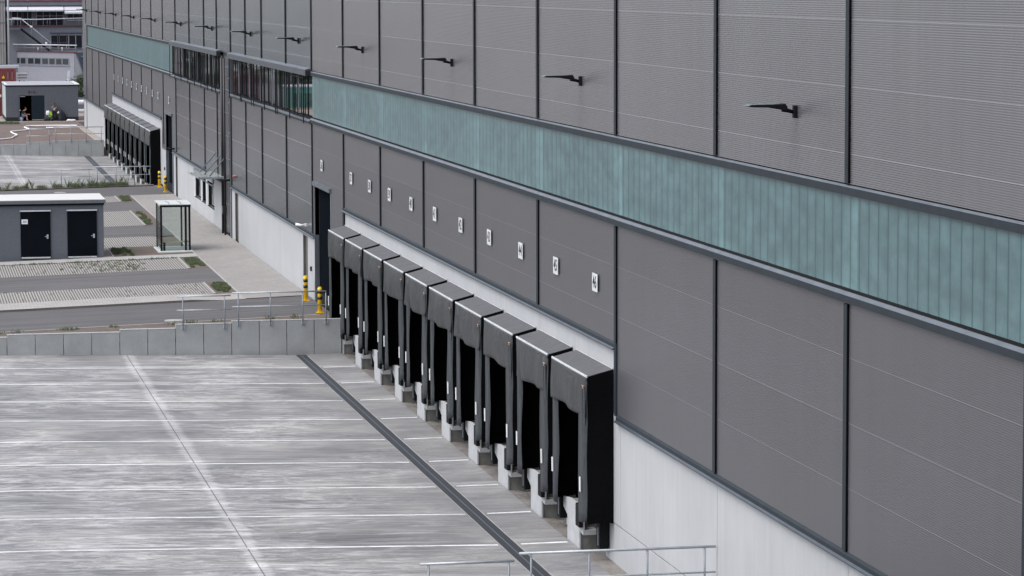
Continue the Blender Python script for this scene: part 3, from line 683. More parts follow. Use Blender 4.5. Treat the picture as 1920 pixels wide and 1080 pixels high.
# ------------------------------------------------------------------ wall lamps
def mk_lamp(y, label):
    t = thing('wall_lamp', label, 'wall lamp', (0, y, 10.96), 'wall lamps in a row along the upper cladding')
    MB().box(-.075, .0, -.055, .055, -.11, .12).build('wall_bracket', M['steel'], t, bevel=.01)
    MB().tube([(-.07, 0, .0), (-.20, 0, .035), (-.28, 0, .05)], .034, 8, .045).build('arm', M['steel'], t, True)
    MB().prism([(-.22, .03), (-.50, .075), (-.50, .135), (-.24, .155), (-.20, .09)], 'y', -.11, .11).build('lamp_body', M['steel'], t, bevel=.01)
    h = MB().prism([(-.44, .085), (-.90, .10), (-.94, .118), (-.90, .135), (-.44, .143)], 'y', -.17, .17).build('lamp_head', M['steel'], t)
    MB().prism([(-.45, .1445), (-.90, .1365), (-.955, .118), (-.90, .145), (-.45, .153)], 'y', -.165, .165).build('head_cover', M['lampw'], h)
    return t
lamp0 = mk_lamp(3.3, 'nearest black wall lamp on the upper right cladding')
nm = ['second', 'third', 'fourth', 'fifth', 'sixth', 'seventh', 'eighth', 'ninth', 'tenth', 'eleventh', 'twelfth', 'thirteenth']
for i, y in enumerate([21.8, 39.7, 57.9, 75.9, 93.6, 111.8, 130.0, 148.2, 166.3, 184.3, 202.4, 220.4]):
    dup(lamp0, (0, y, 10.96), f'{nm[i]} wall lamp counted from the right')

# ------------------------------------------------------------------ docks
def front_curtain_mesh(seed):
    rnd = random.Random(seed); b = bmesh.new(); ny, nz = 22, 12; w = 3.98
    ph = rnd.uniform(0, 6); sag = rnd.uniform(.02, .10); am = rnd.uniform(.02, .045); rnd_s = rnd.uniform(-1, 1)
    g = []
    for j in range(nz+1):
        row = []
        for i in range(ny+1):
            u, v = i/ny, j/nz                       # u 0 near (small y) .. 1 far
            drop = .97+.03*math.sin(u*5+ph)*v-.05*(1-u)+.05*max(0, .75-abs(u-.3)*2.2)*rnd_s
            x = -.62-v*.02-am*math.sin(u*13+ph+v*1.7)*v-sag*math.sin(u*math.pi)*math.sin(v*math.pi)*.7
            row.append(b.verts.new((x, u*w, 3.45-v*drop)))
        g.append(row)
    for j in range(nz):
        for i in range(ny): b.faces.new([g[j][i], g[j][i+1], g[j+1][i+1], g[j+1][i]])
    return b
def mk_shelter(seed, loc, label, group):
    """dock shelter, local y 0..3.98, local z 0..3.62 (bottom at world z .87)"""
    rnd = random.Random(seed)
    t = thing('dock_shelter', label, 'dock shelter', loc, group)
    W = 3.98
    roof = MB().hexa([(-.61, 0, 3.442), (0, 0, 3.602), (0, W, 3.602), (-.61, W, 3.442), (-.61, 0, 3.45), (0, 0, 3.61), (0, W, 3.61), (-.61, W, 3.45)]).build('roof_sheet', M['fab_top'], t)
    MB().hexa([(-.625, .0, 3.425), (-.60, .0, 3.425), (-.60, W, 3.425), (-.625, W, 3.425), (-.625, .0, 3.465), (-.60, .0, 3.468), (-.60, W, 3.468), (-.625, W, 3.465)]).build('edge_profile', M['edge'], roof)
    MB().box(-.02, -.002, 0.02, W-.02, 3.612, 3.626).build('edge_profile', M['edge'], roof)
    b = front_curtain_mesh(seed); me_b = MB(); me_b.b.free(); me_b.b = b
    cu = me_b.build('front_curtain', M['fab_front'], t, True)
    so_ = cu.modifiers.new('thick', 'SOLIDIFY'); so_.thickness = .012
    MB().box(-.655, -.63, .22, .42, 3.14, 3.21).build('maker_label', M['orange_label'], cu)
    # torn corner tabs at the near end
    tb = MB()
    for y0, dz in ((.10, .13), (.33, .05)):
        tb.hexa([(-.64, y0, 2.45-dz), (-.62, y0, 2.45-dz), (-.62, y0+.17, 2.50-dz), (-.64, y0+.17, 2.50-dz), (-.66, y0-.02, 3.2), (-.64, y0-.02, 3.2), (-.64, y0+.14, 3.2), (-.66, y0+.14, 3.2)])
    tb.build('corner_tab', M['fab_flap'], cu)
    # side flaps facing the yard
    for nm_, ya, yb in (('near', -.02, 1.0), ('far', 3.26, 3.96)):
        bm_ = bmesh.new(); nz = 14; g = []
        b1, b2, p1 = rnd.uniform(.0, .09), rnd.uniform(.0, .07), rnd.uniform(0, 6)
        for j in range(nz+1):
            v = j/nz; z = 3.35-3.35*v - (.0 if nm_ == 'near' else 0)
            wv = b1*math.sin(v*math.pi)*math.sin(v*4+p1); w2 = b2*math.sin(v*5+p1)*v
            ys = [ya+(.03 if nm_ == 'near' else 0)*v, (ya+yb)/2+w2*.5, yb+wv*1.3+w2]
            if nm_ == 'far': ys = [ya+wv*1.3+w2, (ya+yb)/2, yb]
            z2 = z+(.10 if j == nz else 0)
            g.append([bm_.verts.new((-.605-.02*abs(math.sin(v*6+p1)), ys[0], z if nm_ == 'far' else z2)), bm_.verts.new((-.628-b1*.4*math.sin(v*8), ys[1], z)), bm_.verts.new((-.60, ys[2], z2 if nm_ == 'far' else z-.05))])
        for j in range(nz):
            for i in range(2): bm_.faces.new([g[j][i], g[j][i+1], g[j+1][i+1], g[j+1][i]])
        mb = MB(); mb.b.free(); mb.b = bm_
        fl = mb.build('side_flap', M['fab_flap'], t, True); so_ = fl.modifiers.new('thick', 'SOLIDIFY'); so_.thickness = .012
        ym = .46 if nm_ == 'near' else 3.62
        MB().hexa([(-.68, ym, .72), (-.66, ym, .72), (-.66, ym+.085, .72), (-.68, ym+.085, .72), (-.68, ym+.02, 1.06), (-.66, ym+.02, 1.06), (-.66, ym+.105, 1.06), (-.68, ym+.105, 1.06)]).build('reflector_strip', M['white'], fl)
    # solid fabric sides
    for ya, yb in ((-.0, .03), (W-.03, W)):
        MB().prism([(-.60, .02), (-.60, 3.441), (0, 3.601), (0, .08)], 'y', ya, yb).build('side_panel', M['fab_side'], t)
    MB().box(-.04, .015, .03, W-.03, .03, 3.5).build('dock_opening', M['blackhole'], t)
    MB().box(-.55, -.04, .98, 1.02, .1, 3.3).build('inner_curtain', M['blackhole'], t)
    return t
# concrete piers with bumpers (local y measured from the shelter's near end)
def mk_pier(loc, label, group):
    t = thing('dock_pier', label, 'dock pier', loc, group)
    # profile in (y, z): stem, cap with corbels
    MB().prism([(1.82, -.1), (3.20, -.1), (3.20, .60), (3.66, .74), (3.66, .98), (2.9, 1.06), (1.82, 1.06), (1.42, 1.0), (1.42, .52), (1.42, .40), (1.82, .44)], 'x', -.40, -.36).build('pier_front', M['pier'], t)
    MB().box(-.355, .28, 1.86, 3.16, -.1, 1.0).build('pier_body', M['block'], t)
    MB().box(-.355, -.06, 1.42, 1.85, .40, .52).build('corbel', M['pier'], t)
    MB().box(-.50, -.405, 1.40, 1.82, .58, 1.12).build('bumper', M['rubber'], t, bevel=.015)
    MB().box(-.22, .0, .45, .80, .22, .98).build('bumper', M['rubber'], t, bevel=.015)
    MB().box(-.235, -.222, .55, .60, .30, .72).build('bumper_bolt', M['galvdark'], t)
    MB().box(.035, .3, 5.25-4.5, 5.4-4.5, -.1, .9).build('side_jamb', M['pier'], t)
    return t
for i in range(10):
    y = 18.42+4.5*i; n = 46-i
    mk_shelter(100+i, (0, y, .87), f'black fabric dock shelter of near bay {n}, below sign {n}', 'dock shelters along the near yard')
    mk_pier((0, y, 0), f'pale concrete pier with rubber bumpers under the dock shelter of bay {n}', 'concrete dock piers of the near yard')
for i in range(10):
    y = 145.75+4.42*i; n = 34-i
    if i < 2:
        s_ = mk_shelter(200+i, (0, y, .72), f'far dock shelter of bay {n}, below small sign {n}', 'dock shelters along the far yard')
        if i == 1: s1 = s_
        if i == 0: s0 = s_
    else: s_ = dup(s0 if i % 2 == 0 else s1, (0, y, .72), f'far dock shelter of bay {n}, below small sign {n}')
    p_ = mk_pier((0, y, .0055*(y-146)), f'concrete pier under the far dock shelter of bay {n}', 'concrete dock piers of the far yard')

# ------------------------------------------------------------------ bollards
def mk_bollard(x, y, label):
    z = ztop(x, y); t = thing('bollard', label, 'bollard', (x, y, z), 'yellow and black bollards')
    n = 16; H = .95; r = .085
    MB().tube([(0, 0, 0), (0, 0, H-.06), (0, 0, H)], r, 20).build('post', M['yellow'], t, True)
    MB().tube([(0, 0, H), (0, 0, H+.035)], r, 20, r*.45).build('cap', M['yellow'], t, True)
    for a, b in ((.73, .85), (.50, .62)): MB().tube([(0, 0, a), (0, 0, b)], r+.003, 20).build('black_band', M['black'], t, True)
    MB().box(-.14, .14, -.14, .14, 0, .022).build('base_plate', M['yellow'], t)
mk_bollard(-.35, 71.8, 'yellow and black bollard left of the near roller door, farther from the dock')
mk_bollard(-.40, 67.1, 'yellow and black bollard right before the near roller door, beside the first shelter')
mk_bollard(-.29, 143.2, 'far yellow and black bollard nearest the far dock shelters')
mk_bollard(-.31, 138.5, 'far yellow and black bollard before the far roller door')

# ------------------------------------------------------------------ security cameras
for y, z, lb in ((74.2, 3.66, 'small white security camera over the near service door'), (103.9, 3.66, 'dark security camera beside the downpipes'), (135.5, 3.6, 'dark security camera near the far roller door'), (225.6, 3.62, 'tiny security camera at the far corner')):
    t = thing('security_camera', lb, 'security camera', (0, y, z))
    mm = M['white'] if y < 80 else M['steel']
    MB().box(-.06, .0, -.05, .05, -.06, .06).build('mount', mm, t)
    MB().tube([(-.05, 0, .0), (-.22, 0, -.02), (-.42, .05, .03)], .045, 8, .06).build('camera_body', mm, t, True)
t = thing('warning_beacon', 'small red warning beacon on the cladding above the service door', 'beacon', (0, 100.9, 4.02))
MB().tube([(0, 0, 0), (-.08, 0, 0)], .07, 10).build('beacon_base', M['galvdark'], t, True)
MB().tube([(-.08, 0, 0), (-.16, 0, 0)], .085, 10, .05).build('beacon_lens', simple('red_lens', (.6,.08,.05), .3), t, True)

# ------------------------------------------------------------------ service building (grey, two doors)
ZB = .60
t = thing('service_building', 'small flat roofed grey rendered building with two navy doors', 'building', (0, 0, 0))
MB().box(-16.0, -6.70, 95.6, 99.6, .2, 3.22).build('wall', M['render'], t)
MB().box(-16.1, -6.60, 95.46, 99.75, 3.21, 3.36).build('fascia', M['fascia'], t)
MB().box(-16.08, -6.62, 95.48, 99.73, 3.36, 3.385).build('roof', M['roofwhite'], t)
MB().box(-16.04, -6.66, 95.52, 95.60, 3.12, 3.21).build('gutter', M['dark'], t)
for i, (x0, x1) in enumerate(((-10.50, -9.14), (-8.37, -7.02))):
    d = MB().box(x0, x1, 95.55, 95.6, ZB+.08, 2.86).build('door', M['door'], t)
    d['label'] = 'left navy door with a small white notice' if i == 0 else 'right navy door without a notice'
    MB().box(x0-.02, x1+.02, 95.50, 95.60, 2.861, 2.915).build('lintel_trim', M['edge'], d)
    MB().box(x0+.02, x1-.02, 95.50, 95.549, ZB+.10, ZB+.16).build('sill_strip', M['edge'], d)
    MB().box(x1-.18, x1-.10, 95.51, 95.549, 1.60, 1.79).build('handle_plate', M['galv'], d)
    MB().tube([(x1-.15, 95.49, 1.7), (x1-.26, 95.49, 1.7)], .012, 6).build('handle', M['galv'], d, True)
    if i == 0:
        MB().box(x0+.05, x0+.33, 95.535, 95.549, 2.29, 2.5).build('notice', M['white'], d)
        MB().box(x0+.10, x0+.28, 95.53, 95.534, 2.35, 2.45).build('notice_print', M['galv'], d)

# ------------------------------------------------------------------ bus shelter
t = thing('bus_shelter', 'small glass shelter with dark posts and a bench on a pale slab', 'shelter', (0, 0, 0))
MB().hexa([(-4.12, 96.3, .62), (-2.5, 96.3, .62), (-2.5, 99.6, .62), (-4.12, 99.6, .62), (-4.12, 96.3, .815), (-2.5, 96.3, .83), (-2.5, 99.6, .83), (-4.12, 99.6, .815)]).build('slab', M['slab'], t)
MB().box(-4.04, -2.52, 96.7, 99.65, 2.975, 3.01).build('roof', M['slab'], t)
MB().box(-4.0, -2.56, 96.92, 97.02, 2.86, 2.975).build('front_beam', M['dark'], t)
MB().box(-3.98, -2.6, 99.28, 99.38, 2.86, 2.975).build('rear_beam', M['dark'], t)
for x, y, w_ in ((-3.94, 96.97, .09), (-2.62, 96.97, .09), (-2.80, 96.97, .10), (-2.79, 99.33, .08), (-3.96, 99.33, .06)):
    MB().box(x-w_/2, x+w_/2, y-.04, y+.04, .8, 2.86).build('post', M['dark'], t)
MB().box(-3.86, -3.76, 96.95, 97.03, .8, 1.2).build('bench_support', M['dark'], t)
MB().box(-3.88, -2.86, 96.99, 97.005, .95, 2.86).build('front_glass', M['shelter_glass'], t)
MB().box(-3.985, -3.97, 97.05, 99.25, .95, 2.86).build('side_glass', M['smoked_glass'], t)
MB().box(-2.62, -2.605, 97.05, 99.25, .95, 2.86).build('side_glass', M['shelter_glass'], t)
MB().box(-3.84, -2.66, 97.05, 97.40, 1.20, 1.245).build('bench', M['wood'], t)
for x in (-3.6, -3.05): MB().tube([(x, 98.9, 3.02), (x+.05, 97.3, 3.06), (x, 96.75, 3.02)], .012, 6).build('roof_clip', M['galvdark'], t)
for z in (1.15, 1.95, 2.7): MB().box(-4.0, -3.99, 97.0, 97.06, z, z+.03).build('glass_clip', M['galv'], t)

# ------------------------------------------------------------------ kiosk with the open door
KY = 239.3
t = thing('kiosk', 'grey rendered utility kiosk with an open dark double door', 'building', (0, 0, 0))
b = MB(); b.box(-6.28, -5.16, KY, 248.5, 1.24, 4.02); b.box(-5.16, -2.83, KY, 248.5, 3.19, 4.02); b.box(-2.83, .20, KY, 248.5, 1.24, 4.02); b.box(-5.16, -2.83, KY+1.6, 248.5, .9, 3.19)
b.build('wall', M['render_k'], t)
MB().box(-6.29, -5.16, KY-.01, 248.5, .85, 1.24).build('plinth', M['plinth'], t)
MB().box(-2.83, .21, KY-.01, 248.5, .85, 1.24).build('plinth', M['plinth'], t)
MB().box(-6.285, -6.28, KY, 248.5, 1.24, 4.02).build('side_wall_render', M['render_side'], t)
MB().box(-6.30, .30, KY-.03, 248.6, 4.02, 4.12).build('roof_edge', M['dark'], t)
b = MB(); b.box(-6.32, .32, KY-.05, KY+.4, 4.12, 4.19); b.box(-6.32, .32, 248.2, 248.65, 4.12, 4.19); b.box(-6.32, -6.05, KY+.4, 248.2, 4.12, 4.19); b.box(.05, .32, KY+.4, 248.2, 4.12, 4.19); b.build('parapet', M['awning'], t)
MB().box(-6.05, .05, KY+.4, 248.2, 4.12, 4.13).build('roof', M['roofgrey'], t)
MB().box(-5.16, -2.83, KY+1.55, KY+1.6, .9, 3.19).build('interior', M['blackhole'], t)
MB().box(-5.16, -4.0, KY+.05, KY+1.55, 3.10, 3.19).build('interior_head', M['blackhole'], t)
d = MB().box(-3.99, -2.85, KY+.0, KY+.06, 1.04, 3.17).build('door', M['door_k'], t); d['label'] = 'closed slate door leaf'
MB().box(-3.96, -2.9, KY-.02, KY-.001, .97, 1.03).build('threshold', M['wood'], d)
d = MB().box(-5.15, -5.05, KY-.28, KY+.05, 1.0, 3.17).build('door', M['bgdark'], t); d['label'] = 'open door leaf seen edge on'
MB().box(-5.1, -4.96, KY-.32, KY-.29, 1.85, 1.92).build('handle', M['galv'], d)
MB().box(-5.05, -4.55, KY+.02, KY+.05, 3.08, 3.13).build('door_closer', M['galv'], t)
mt = Matrix(((1, 0, 0, -3.945), (0, 0, -1, KY-.012), (0, 1, 0, 3.485), (0, 0, 0, 1)))
text_obj('8 6 8', .30, simple('dark_red_letters', (.07,.008,.012), .6), 'letters', t, mt, .003, .012)
# ------------------------------------------------------------------ people by the kiosk
def skin_fig(name, verts, edges, radii, mat, parent=None, sub=2, loc=(0,0,0)):
    me = bpy.data.meshes.new(name); me.from_pydata(verts, edges, []); o = bpy.data.objects.new(name, me); C.objects.link(o)
    sk = o.modifiers.new('skin', 'SKIN'); sk.use_smooth_shade = True
    for i, r in enumerate(radii):
        d = me.skin_vertices[0].data[i]; d.radius = (r, r) if isinstance(r, float) else r; d.use_root = (i == 0)
    ss = o.modifiers.new('sub', 'SUBSURF'); ss.levels = sub; ss.render_levels = sub
    dg = bpy.context.evaluated_depsgraph_get(); dg.update()
    m2 = bpy.data.meshes.new_from_object(o.evaluated_get(dg)); bpy.data.objects.remove(o)
    m2.materials.clear(); m2.materials.append(mat); m2.name = name
    for p in m2.polygons: p.use_smooth = True; p.material_index = 0
    o = bpy.data.objects.new(name, m2); C.objects.link(o); o.location = loc
    if parent is not None: o.parent = parent
    return o
def body_mat(name, bands):
    """skin everywhere; used for the continuous body"""
    return simple(name, bands, .6, 0, .06)
skin1 = body_mat('skin_tan', (.42,.22,.16)); skin2 = body_mat('skin_dark', (.12,.06,.05))
cloth_dark = simple('black_shirt', (.014,.013,.014), .85, 0, .2); denim = simple('denim', (.10,.15,.26), .85, 0, .2)
cloth_stripe = simple('checked_vest', (.26,.25,.27), .85, 0, .6, 9); trousers = simple('black_trousers', (.008,.007,.010), .85, 0, .2)
hair_d = simple('dark_hair', (.02,.012,.012), .8); hair_b = simple('brown_hair', (.09,.045,.035), .8); shoe = simple('dark_shoes', (.012,.012,.014), .6)
def finger_verts(V, E, Rr, hand, dirv, side, up, n0=.010):
    """five short finger chains from a hand vertex index"""
    base = Vector(V[hand])
    for k_, (off, ln_) in enumerate(((-.030, .060), (-.010, .072), (.012, .068), (.032, .055))):
        a = len(V); p0 = base+dirv*.05+side*off; p1 = p0+dirv*ln_*.55+up*-.008; p2 = p1+dirv*ln_*.3-up*.022
        for p in (p0, p1, p2): V.append(tuple(p)); Rr.append(n0)
        E += [(hand, a), (a, a+1), (a+1, a+2)]
    a = len(V); p0 = base+dirv*.015-side*.045; p1 = p0+dirv*.04-side*.012
    for p in (p0, p1): V.append(tuple(p)); Rr.append(n0*1.1)
    E += [(hand, a), (a, a+1)]
def person_standing(loc, label):
    # faces -y (to the camera), head bowed over a phone held with both hands, legs apart; local x right, z up
    V = [(0,0,.95), (0,.01,1.12), (0,.0,1.30), (0,-.01,1.43), (0,-.04,1.52), (0,-.075,1.60), (0,-.095,1.70),
         (-.11,0,.90), (-.13,-.02,.50), (-.14,.02,.10), (-.15,-.14,.045),
         (.11,0,.90), (.13,-.03,.50), (.15,.02,.10), (.17,-.14,.045),
         (-.20,0,1.40), (-.29,.0,1.14), (-.10,-.24,1.10),
         (.20,0,1.40), (.30,.0,1.14), (.10,-.24,1.12), (-.05,-.27,1.11), (.05,-.27,1.13)]
    E = [(0,1),(1,2),(2,3),(3,4),(4,5),(5,6),(0,7),(7,8),(8,9),(9,10),(0,11),(11,12),(12,13),(13,14),(3,15),(15,16),(16,17),(3,18),(18,19),(19,20),(17,21),(20,22)]
    Rr = [.15,(.145,.10),(.165,.11),.13,.055,.085,.085,.095,.065,.045,.045,.095,.065,.045,.045,.065,.048,.032,.065,.048,.032,.035,.035]
    finger_verts(V, E, Rr, 21, Vector((.6,-.8,0)), Vector((0,0,1)), Vector((0,0,1)))
    finger_verts(V, E, Rr, 22, Vector((-.6,-.8,0)), Vector((0,0,1)), Vector((0,0,1)))
    o = skin_fig('person', V, E, Rr, skin2, loc=loc); tag(o, label, 'person')
    vv = [(0,0,.94),(0,.01,1.12),(0,0,1.30),(0,-.01,1.42),(-.19,0,1.39),(.19,0,1.39),(-.25,0,1.24),(.25,0,1.24)]
    skin_fig('vest', vv, [(0,1),(1,2),(2,3),(3,4),(3,5),(4,6),(5,7)], [.165,(.16,.115),(.18,.125),.14,.078,.078,.062,.062], cloth_stripe, o)
    tv = [(0,0,.97),(-.11,0,.90),(-.13,-.02,.50),(-.14,.02,.10),(.11,0,.90),(.13,-.03,.50),(.15,.02,.10)]
    skin_fig('trousers', tv, [(0,1),(1,2),(2,3),(0,4),(4,5),(5,6)], [.155,.112,.085,.072,.112,.085,.072], trousers, o)
    for s, x in ((-1, -.145), (1, .16)):
        skin_fig('shoe', [(x,.05,.05),(x+s*.01,-.09,.045),(x+s*.02,-.18,.04)], [(0,1),(1,2)], [.055,.055,.042], shoe, o)
    skin_fig('hair', [(0,-.03,1.66),(0,-.055,1.745),(0,-.09,1.765)], [(0,1),(1,2)], [.085,.092,.07], hair_d, o)
    skin_fig('nose', [(0,-.165,1.665),(0,-.185,1.65)], [(0,1)], [.014,.012], skin2, o, 1)
    for s in (-1, 1):
        skin_fig('ear', [(s*.085,-.075,1.68),(s*.092,-.075,1.655)], [(0,1)], [.016,.012], skin2, o, 1)
        skin_fig('eye', [(s*.032,-.163,1.69),(s*.036,-.164,1.69)], [(0,1)], [.008,.008], hair_d, o, 1)
    MB().box(-.022, .022, -.178, -.165, 1.628, 1.636).build('mouth', simple('lips', (.2,.08,.08), .6), o)
    return o
PX = -1.96
ps = person_standing((PX, KY-.30, .885), 'man in checked sleeveless vest and black trousers looking down at his phone')
ps.scale = (.93, .93, .93)
tag(MB().box(PX-.03, PX+.03, KY-.30-.36, KY-.30-.345, .885+1.05, .885+1.16).build('phone', M['white']), 'small pale phone held by the standing man', 'phone')
def person_sitting(loc, label):
    # sits in the doorway facing +x, bent forward, elbows on knees, hands joined
    V = [(0,0,.47), (.05,0,.66), (.14,0,.84), (.22,0,.95), (.29,0,1.0), (.35,0,1.06), (.375,0,1.14),
         (.06,-.10,.45), (.44,-.15,.50), (.46,-.15,.10), (.60,-.16,.045),
         (.06,.10,.45), (.44,.15,.50), (.42,.15,.10), (.56,.16,.045),
         (.20,-.17,.90), (.27,-.20,.62), (.54,-.06,.60), (.20,.17,.90), (.30,.18,.62), (.54,.05,.60), (.60,-.04,.62), (.60,.04,.60)]
    E = [(0,1),(1,2),(2,3),(3,4),(4,5),(5,6),(0,7),(7,8),(8,9),(9,10),(0,11),(11,12),(12,13),(13,14),(3,15),(15,16),(16,17),(3,18),(18,19),(19,20),(17,21),(20,22)]
    Rr = [.15,(.12,.15),(.12,.17),.12,.055,.085,.085,.10,.066,.045,.045,.10,.066,.045,.045,.062,.046,.032,.062,.046,.032,.034,.034]
    finger_verts(V, E, Rr, 21, Vector((1,.1,0)), Vector((0,0,1)), Vector((0,0,1)))
    finger_verts(V, E, Rr, 22, Vector((1,-.1,0)), Vector((0,0,1)), Vector((0,0,1)))
    o = skin_fig('person', V, E, Rr, skin1, loc=loc); tag(o, label, 'person')
    skin_fig('shirt', [(0,0,.50),(.05,0,.66),(.14,0,.84),(.21,0,.94),(.20,-.17,.90),(.20,.17,.90),(.245,-.19,.72),(.25,.18,.72)], [(0,1),(1,2),(2,3),(3,4),(3,5),(4,6),(5,7)], [.16,(.135,.165),(.135,.185),.13,.08,.08,.066,.066], cloth_dark, o)
    skin_fig('shorts', [(0,0,.46),(.06,-.10,.45),(.36,-.14,.49),(.06,.10,.45),(.36,.14,.49)], [(0,1),(1,2),(0,3),(3,4)], [.158,.115,.088,.115,.088], denim, o)
    for s, x in ((-1, .46), (1, .42)):
        skin_fig('shoe', [(x-.04,s*.15,.05),(x+.08,s*.155,.045),(x+.18,s*.16,.04)], [(0,1),(1,2)], [.052,.055,.042], shoe, o)
    skin_fig('hair', [(.30,0,1.11),(.33,0,1.19),(.38,0,1.215)], [(0,1),(1,2)], [.08,.088,.066], hair_b, o)
    skin_fig('nose', [(.455,0,1.10),(.475,0,1.085)], [(0,1)], [.014,.012], skin1, o, 1)
    for s in (-1, 1):
        skin_fig('ear', [(.345,s*.086,1.12),(.345,s*.092,1.095)], [(0,1)], [.016,.012], skin1, o, 1)
        skin_fig('eye', [(.447,s*.032,1.125),(.448,s*.036,1.125)], [(0,1)], [.008,.008], hair_b, o, 1)
    MB().box(.435, .45, -.022, .022, 1.052, 1.060).build('mouth', bpy.data.materials['lips'], o)
    return o
pt = person_sitting((-4.86, KY-.12, .90), 'man in dark shirt and denim shorts sitting bent forward in the open kiosk door')
# bucket he sits on
t = thing('bucket', 'pale blue bucket under the sitting man at the kiosk door', 'bucket', (-4.9, KY-.14, .89))
MB().tube([(0, 0, 0), (0, 0, .36)], .13, 16, .16).build('bucket_body', simple('pale_blue_plastic', (.33,.40,.52), .5), t, True)
MB().tube([(0, 0, .345), (0, 0, .37)], .168, 16).build('rim', M['white'], t, True)
# bags, hi-vis vest, helmet against the wall
hv = simple('hi_vis_fabric', (.42,.75,.05), .7, 0, .15); bag = simple('navy_bag_fabric', (.012,.015,.025), .7, 0, .2)
t = thing('safety_vest', 'hi vis lime vest hung over a bag beside the standing man', 'vest', (-2.33, KY-.2, 1.22))
MB().prism([(-.17, 0), (.15, 0), (.18, .24), (.10, .52), (-.08, .50), (-.2, .22)], 'y', -.05, .05).build('vest_cloth', hv, t, bevel=.03)
MB().box(-.16, .16, -.057, -.051, .12, .17).build('reflective_band', M['black'], t)
def lump(name, mat, loc, sx, sy, sz, label, cat, seed):
    rnd = random.Random(seed); b = bmesh.new(); bmesh.ops.create_icosphere(b, subdivisions=3, radius=1)
    for v in b.verts:
        q = v.co.copy(); f = 1+.12*math.sin(q.x*5+seed)+.10*math.sin(q.y*7+q.z*4+seed)
        v.co = Vector((q.x*sx*f, q.y*sy*f, max(-sz*.55, q.z*sz*f)))
    mb = MB(); mb.b.free(); mb.b = b; o = mb.build(name, mat, None, True); o.location = (loc[0], loc[1], loc[2]+sz*.55); tag(o, label, cat); return o
lump('bag', bag, (-1.35, KY-.28, .89), .36, .22, .62, 'tall navy rucksack leaning on the kiosk wall right of the standing man', 'bag', 3)
lump('bag', bag, (-2.62, KY-.28, .89), .30, .2, .24, 'low black bag on the ground below the closed door leaf edge', 'bag', 5)
lump('bag', bag, (-2.2, KY-.28, .89), .26, .2, .30, 'black bag carrying the lime safety vest', 'bag', 8)
lump('plastic_bag', M['white'], (-2.55, KY-.2, 1.42), .17, .12, .26, 'white plastic bag hanging left of the lime vest', 'plastic bag', 11)
lump('hard_hat', M['white'], (-1.6, KY-.3, 1.56), .14, .14, .12, 'white hard hat on top of the navy rucksack', 'helmet', 14)
lump('cloth_bundle', M['white'], (-.55, 237.6, .90), .42, .2, .12, 'white cloth lying on the ground right of the kiosk bags', 'cloth', 17)
# white hose over the red earth
pts = [(-8.6, 203.4), (-7.96, 204.07), (-7.5, 204.87), (-7.0, 206.0), (-6.78, 207.96), (-6.45, 210.2), (-6.33, 211.7), (-6.5, 213.6), (-6.60, 215.7), (-6.62, 217.4), (-6.31, 217.9), (-5.7, 219.0), (-5.12, 220.2), (-4.96, 221.6), (-5.05, 223.3), (-5.2, 225.0), (-5.02, 226.8), (-4.6, 227.8), (-3.87, 228.0), (-2.4, 228.0), (-1.2, 227.7), (-.56, 227.5)]
def cr_(p, n=6):
    out = []
    for i in range(len(p)-1):
        p0, p1, p2, p3 = p[max(i-1, 0)], p[i], p[i+1], p[min(i+2, len(p)-1)]
        for k_ in range(n):
            t_ = k_/n; out.append(tuple(.5*((2*p1[q])+(-p0[q]+p2[q])*t_+(2*p0[q]-5*p1[q]+4*p2[q]-p3[q])*t_*t_+(-p0[q]+3*p1[q]-3*p2[q]+p3[q])*t_**3) for q in range(2)))
    out.append(p[-1]); return out
tag(MB().tube([(x, y, .96) for x, y in cr_(pts)], .062, 8).build('hose', M['white'], None, True), 'long white hose winding over the reddish earth', 'hose')
tag(MB().tube([(-3.4, 224.3, .95), (-2.6, 224.4, .95), (-1.0, 224.3, .95)], .055, 8).build('hose', M['white'], None, True), 'short straight white pipe lying before the gravel strip', 'pipe')

# ------------------------------------------------------------------ containers, tower and site things at the far left
def container(label, x1, z0, y=251.0, L_=4.6):
    t = thing('shipping_container', label, 'container', (x1, y, z0), 'stacked red containers')
    b = MB(); n = 40
    for i in range(n):
        a = -L_*i/n; c = -L_*(i+1)/n; yy = 0 if i % 2 else .05
        b.box(c, a, yy, 2.4, .12, 2.45)
    b.build('body', M['contred'], t)
    b = MB(); b.box(-L_, .02, -.03, .08, 0, .13); b.box(-L_, .02, -.03, .08, 2.45, 2.58); b.box(-.14, .02, -.03, .10, .13, 2.45); b.build('frame', M['contred'], t)
    MB().box(-L_, .02, .08, 2.4, 2.50, 2.60).build('roof', M['conttop'], t)
    return t
c1_ = container('lower red shipping container behind the kiosk', -4.95, .15)
c2_ = container('upper red shipping container with a small yellow warning triangle', -4.93, 2.78)
MB().prism([(-1.30, 1.63), (-.98, 1.63), (-1.14, 1.92)], 'y', -.05, -.032).build('warning_mark', M['yellow'], c2_)
for x in (-.75, -.35): MB().box(x, x+.06, -.05, -.032, 1.5, 2.2).build('lock_rod', M['mullgrey'], c2_)
tag(MB().box(-9.8, -4.6, 251.3, 253.2, 5.39, 5.62).build('roof_sheet_stack', M['conttop']), 'pale metal sheets lying on the upper container', 'metal sheets')
t = thing('road_sign_board', 'white sign board with dark writing leaning behind the kiosk', 'sign', (-4.2, 254.5, 3.3))
MB().box(-.55, .50, 0, .05, 0, 1.55).build('board', M['awning'], t)
b = MB()
for z in (1.32, 1.05):
    x = -.42
    while x < .4:
        w_ = random.uniform(.06, .14); b.box(x, x+w_, -.012, -.002, z-.05, z+.06); x += w_+.03
b.build('dark_writing', M['bgdark'], t)
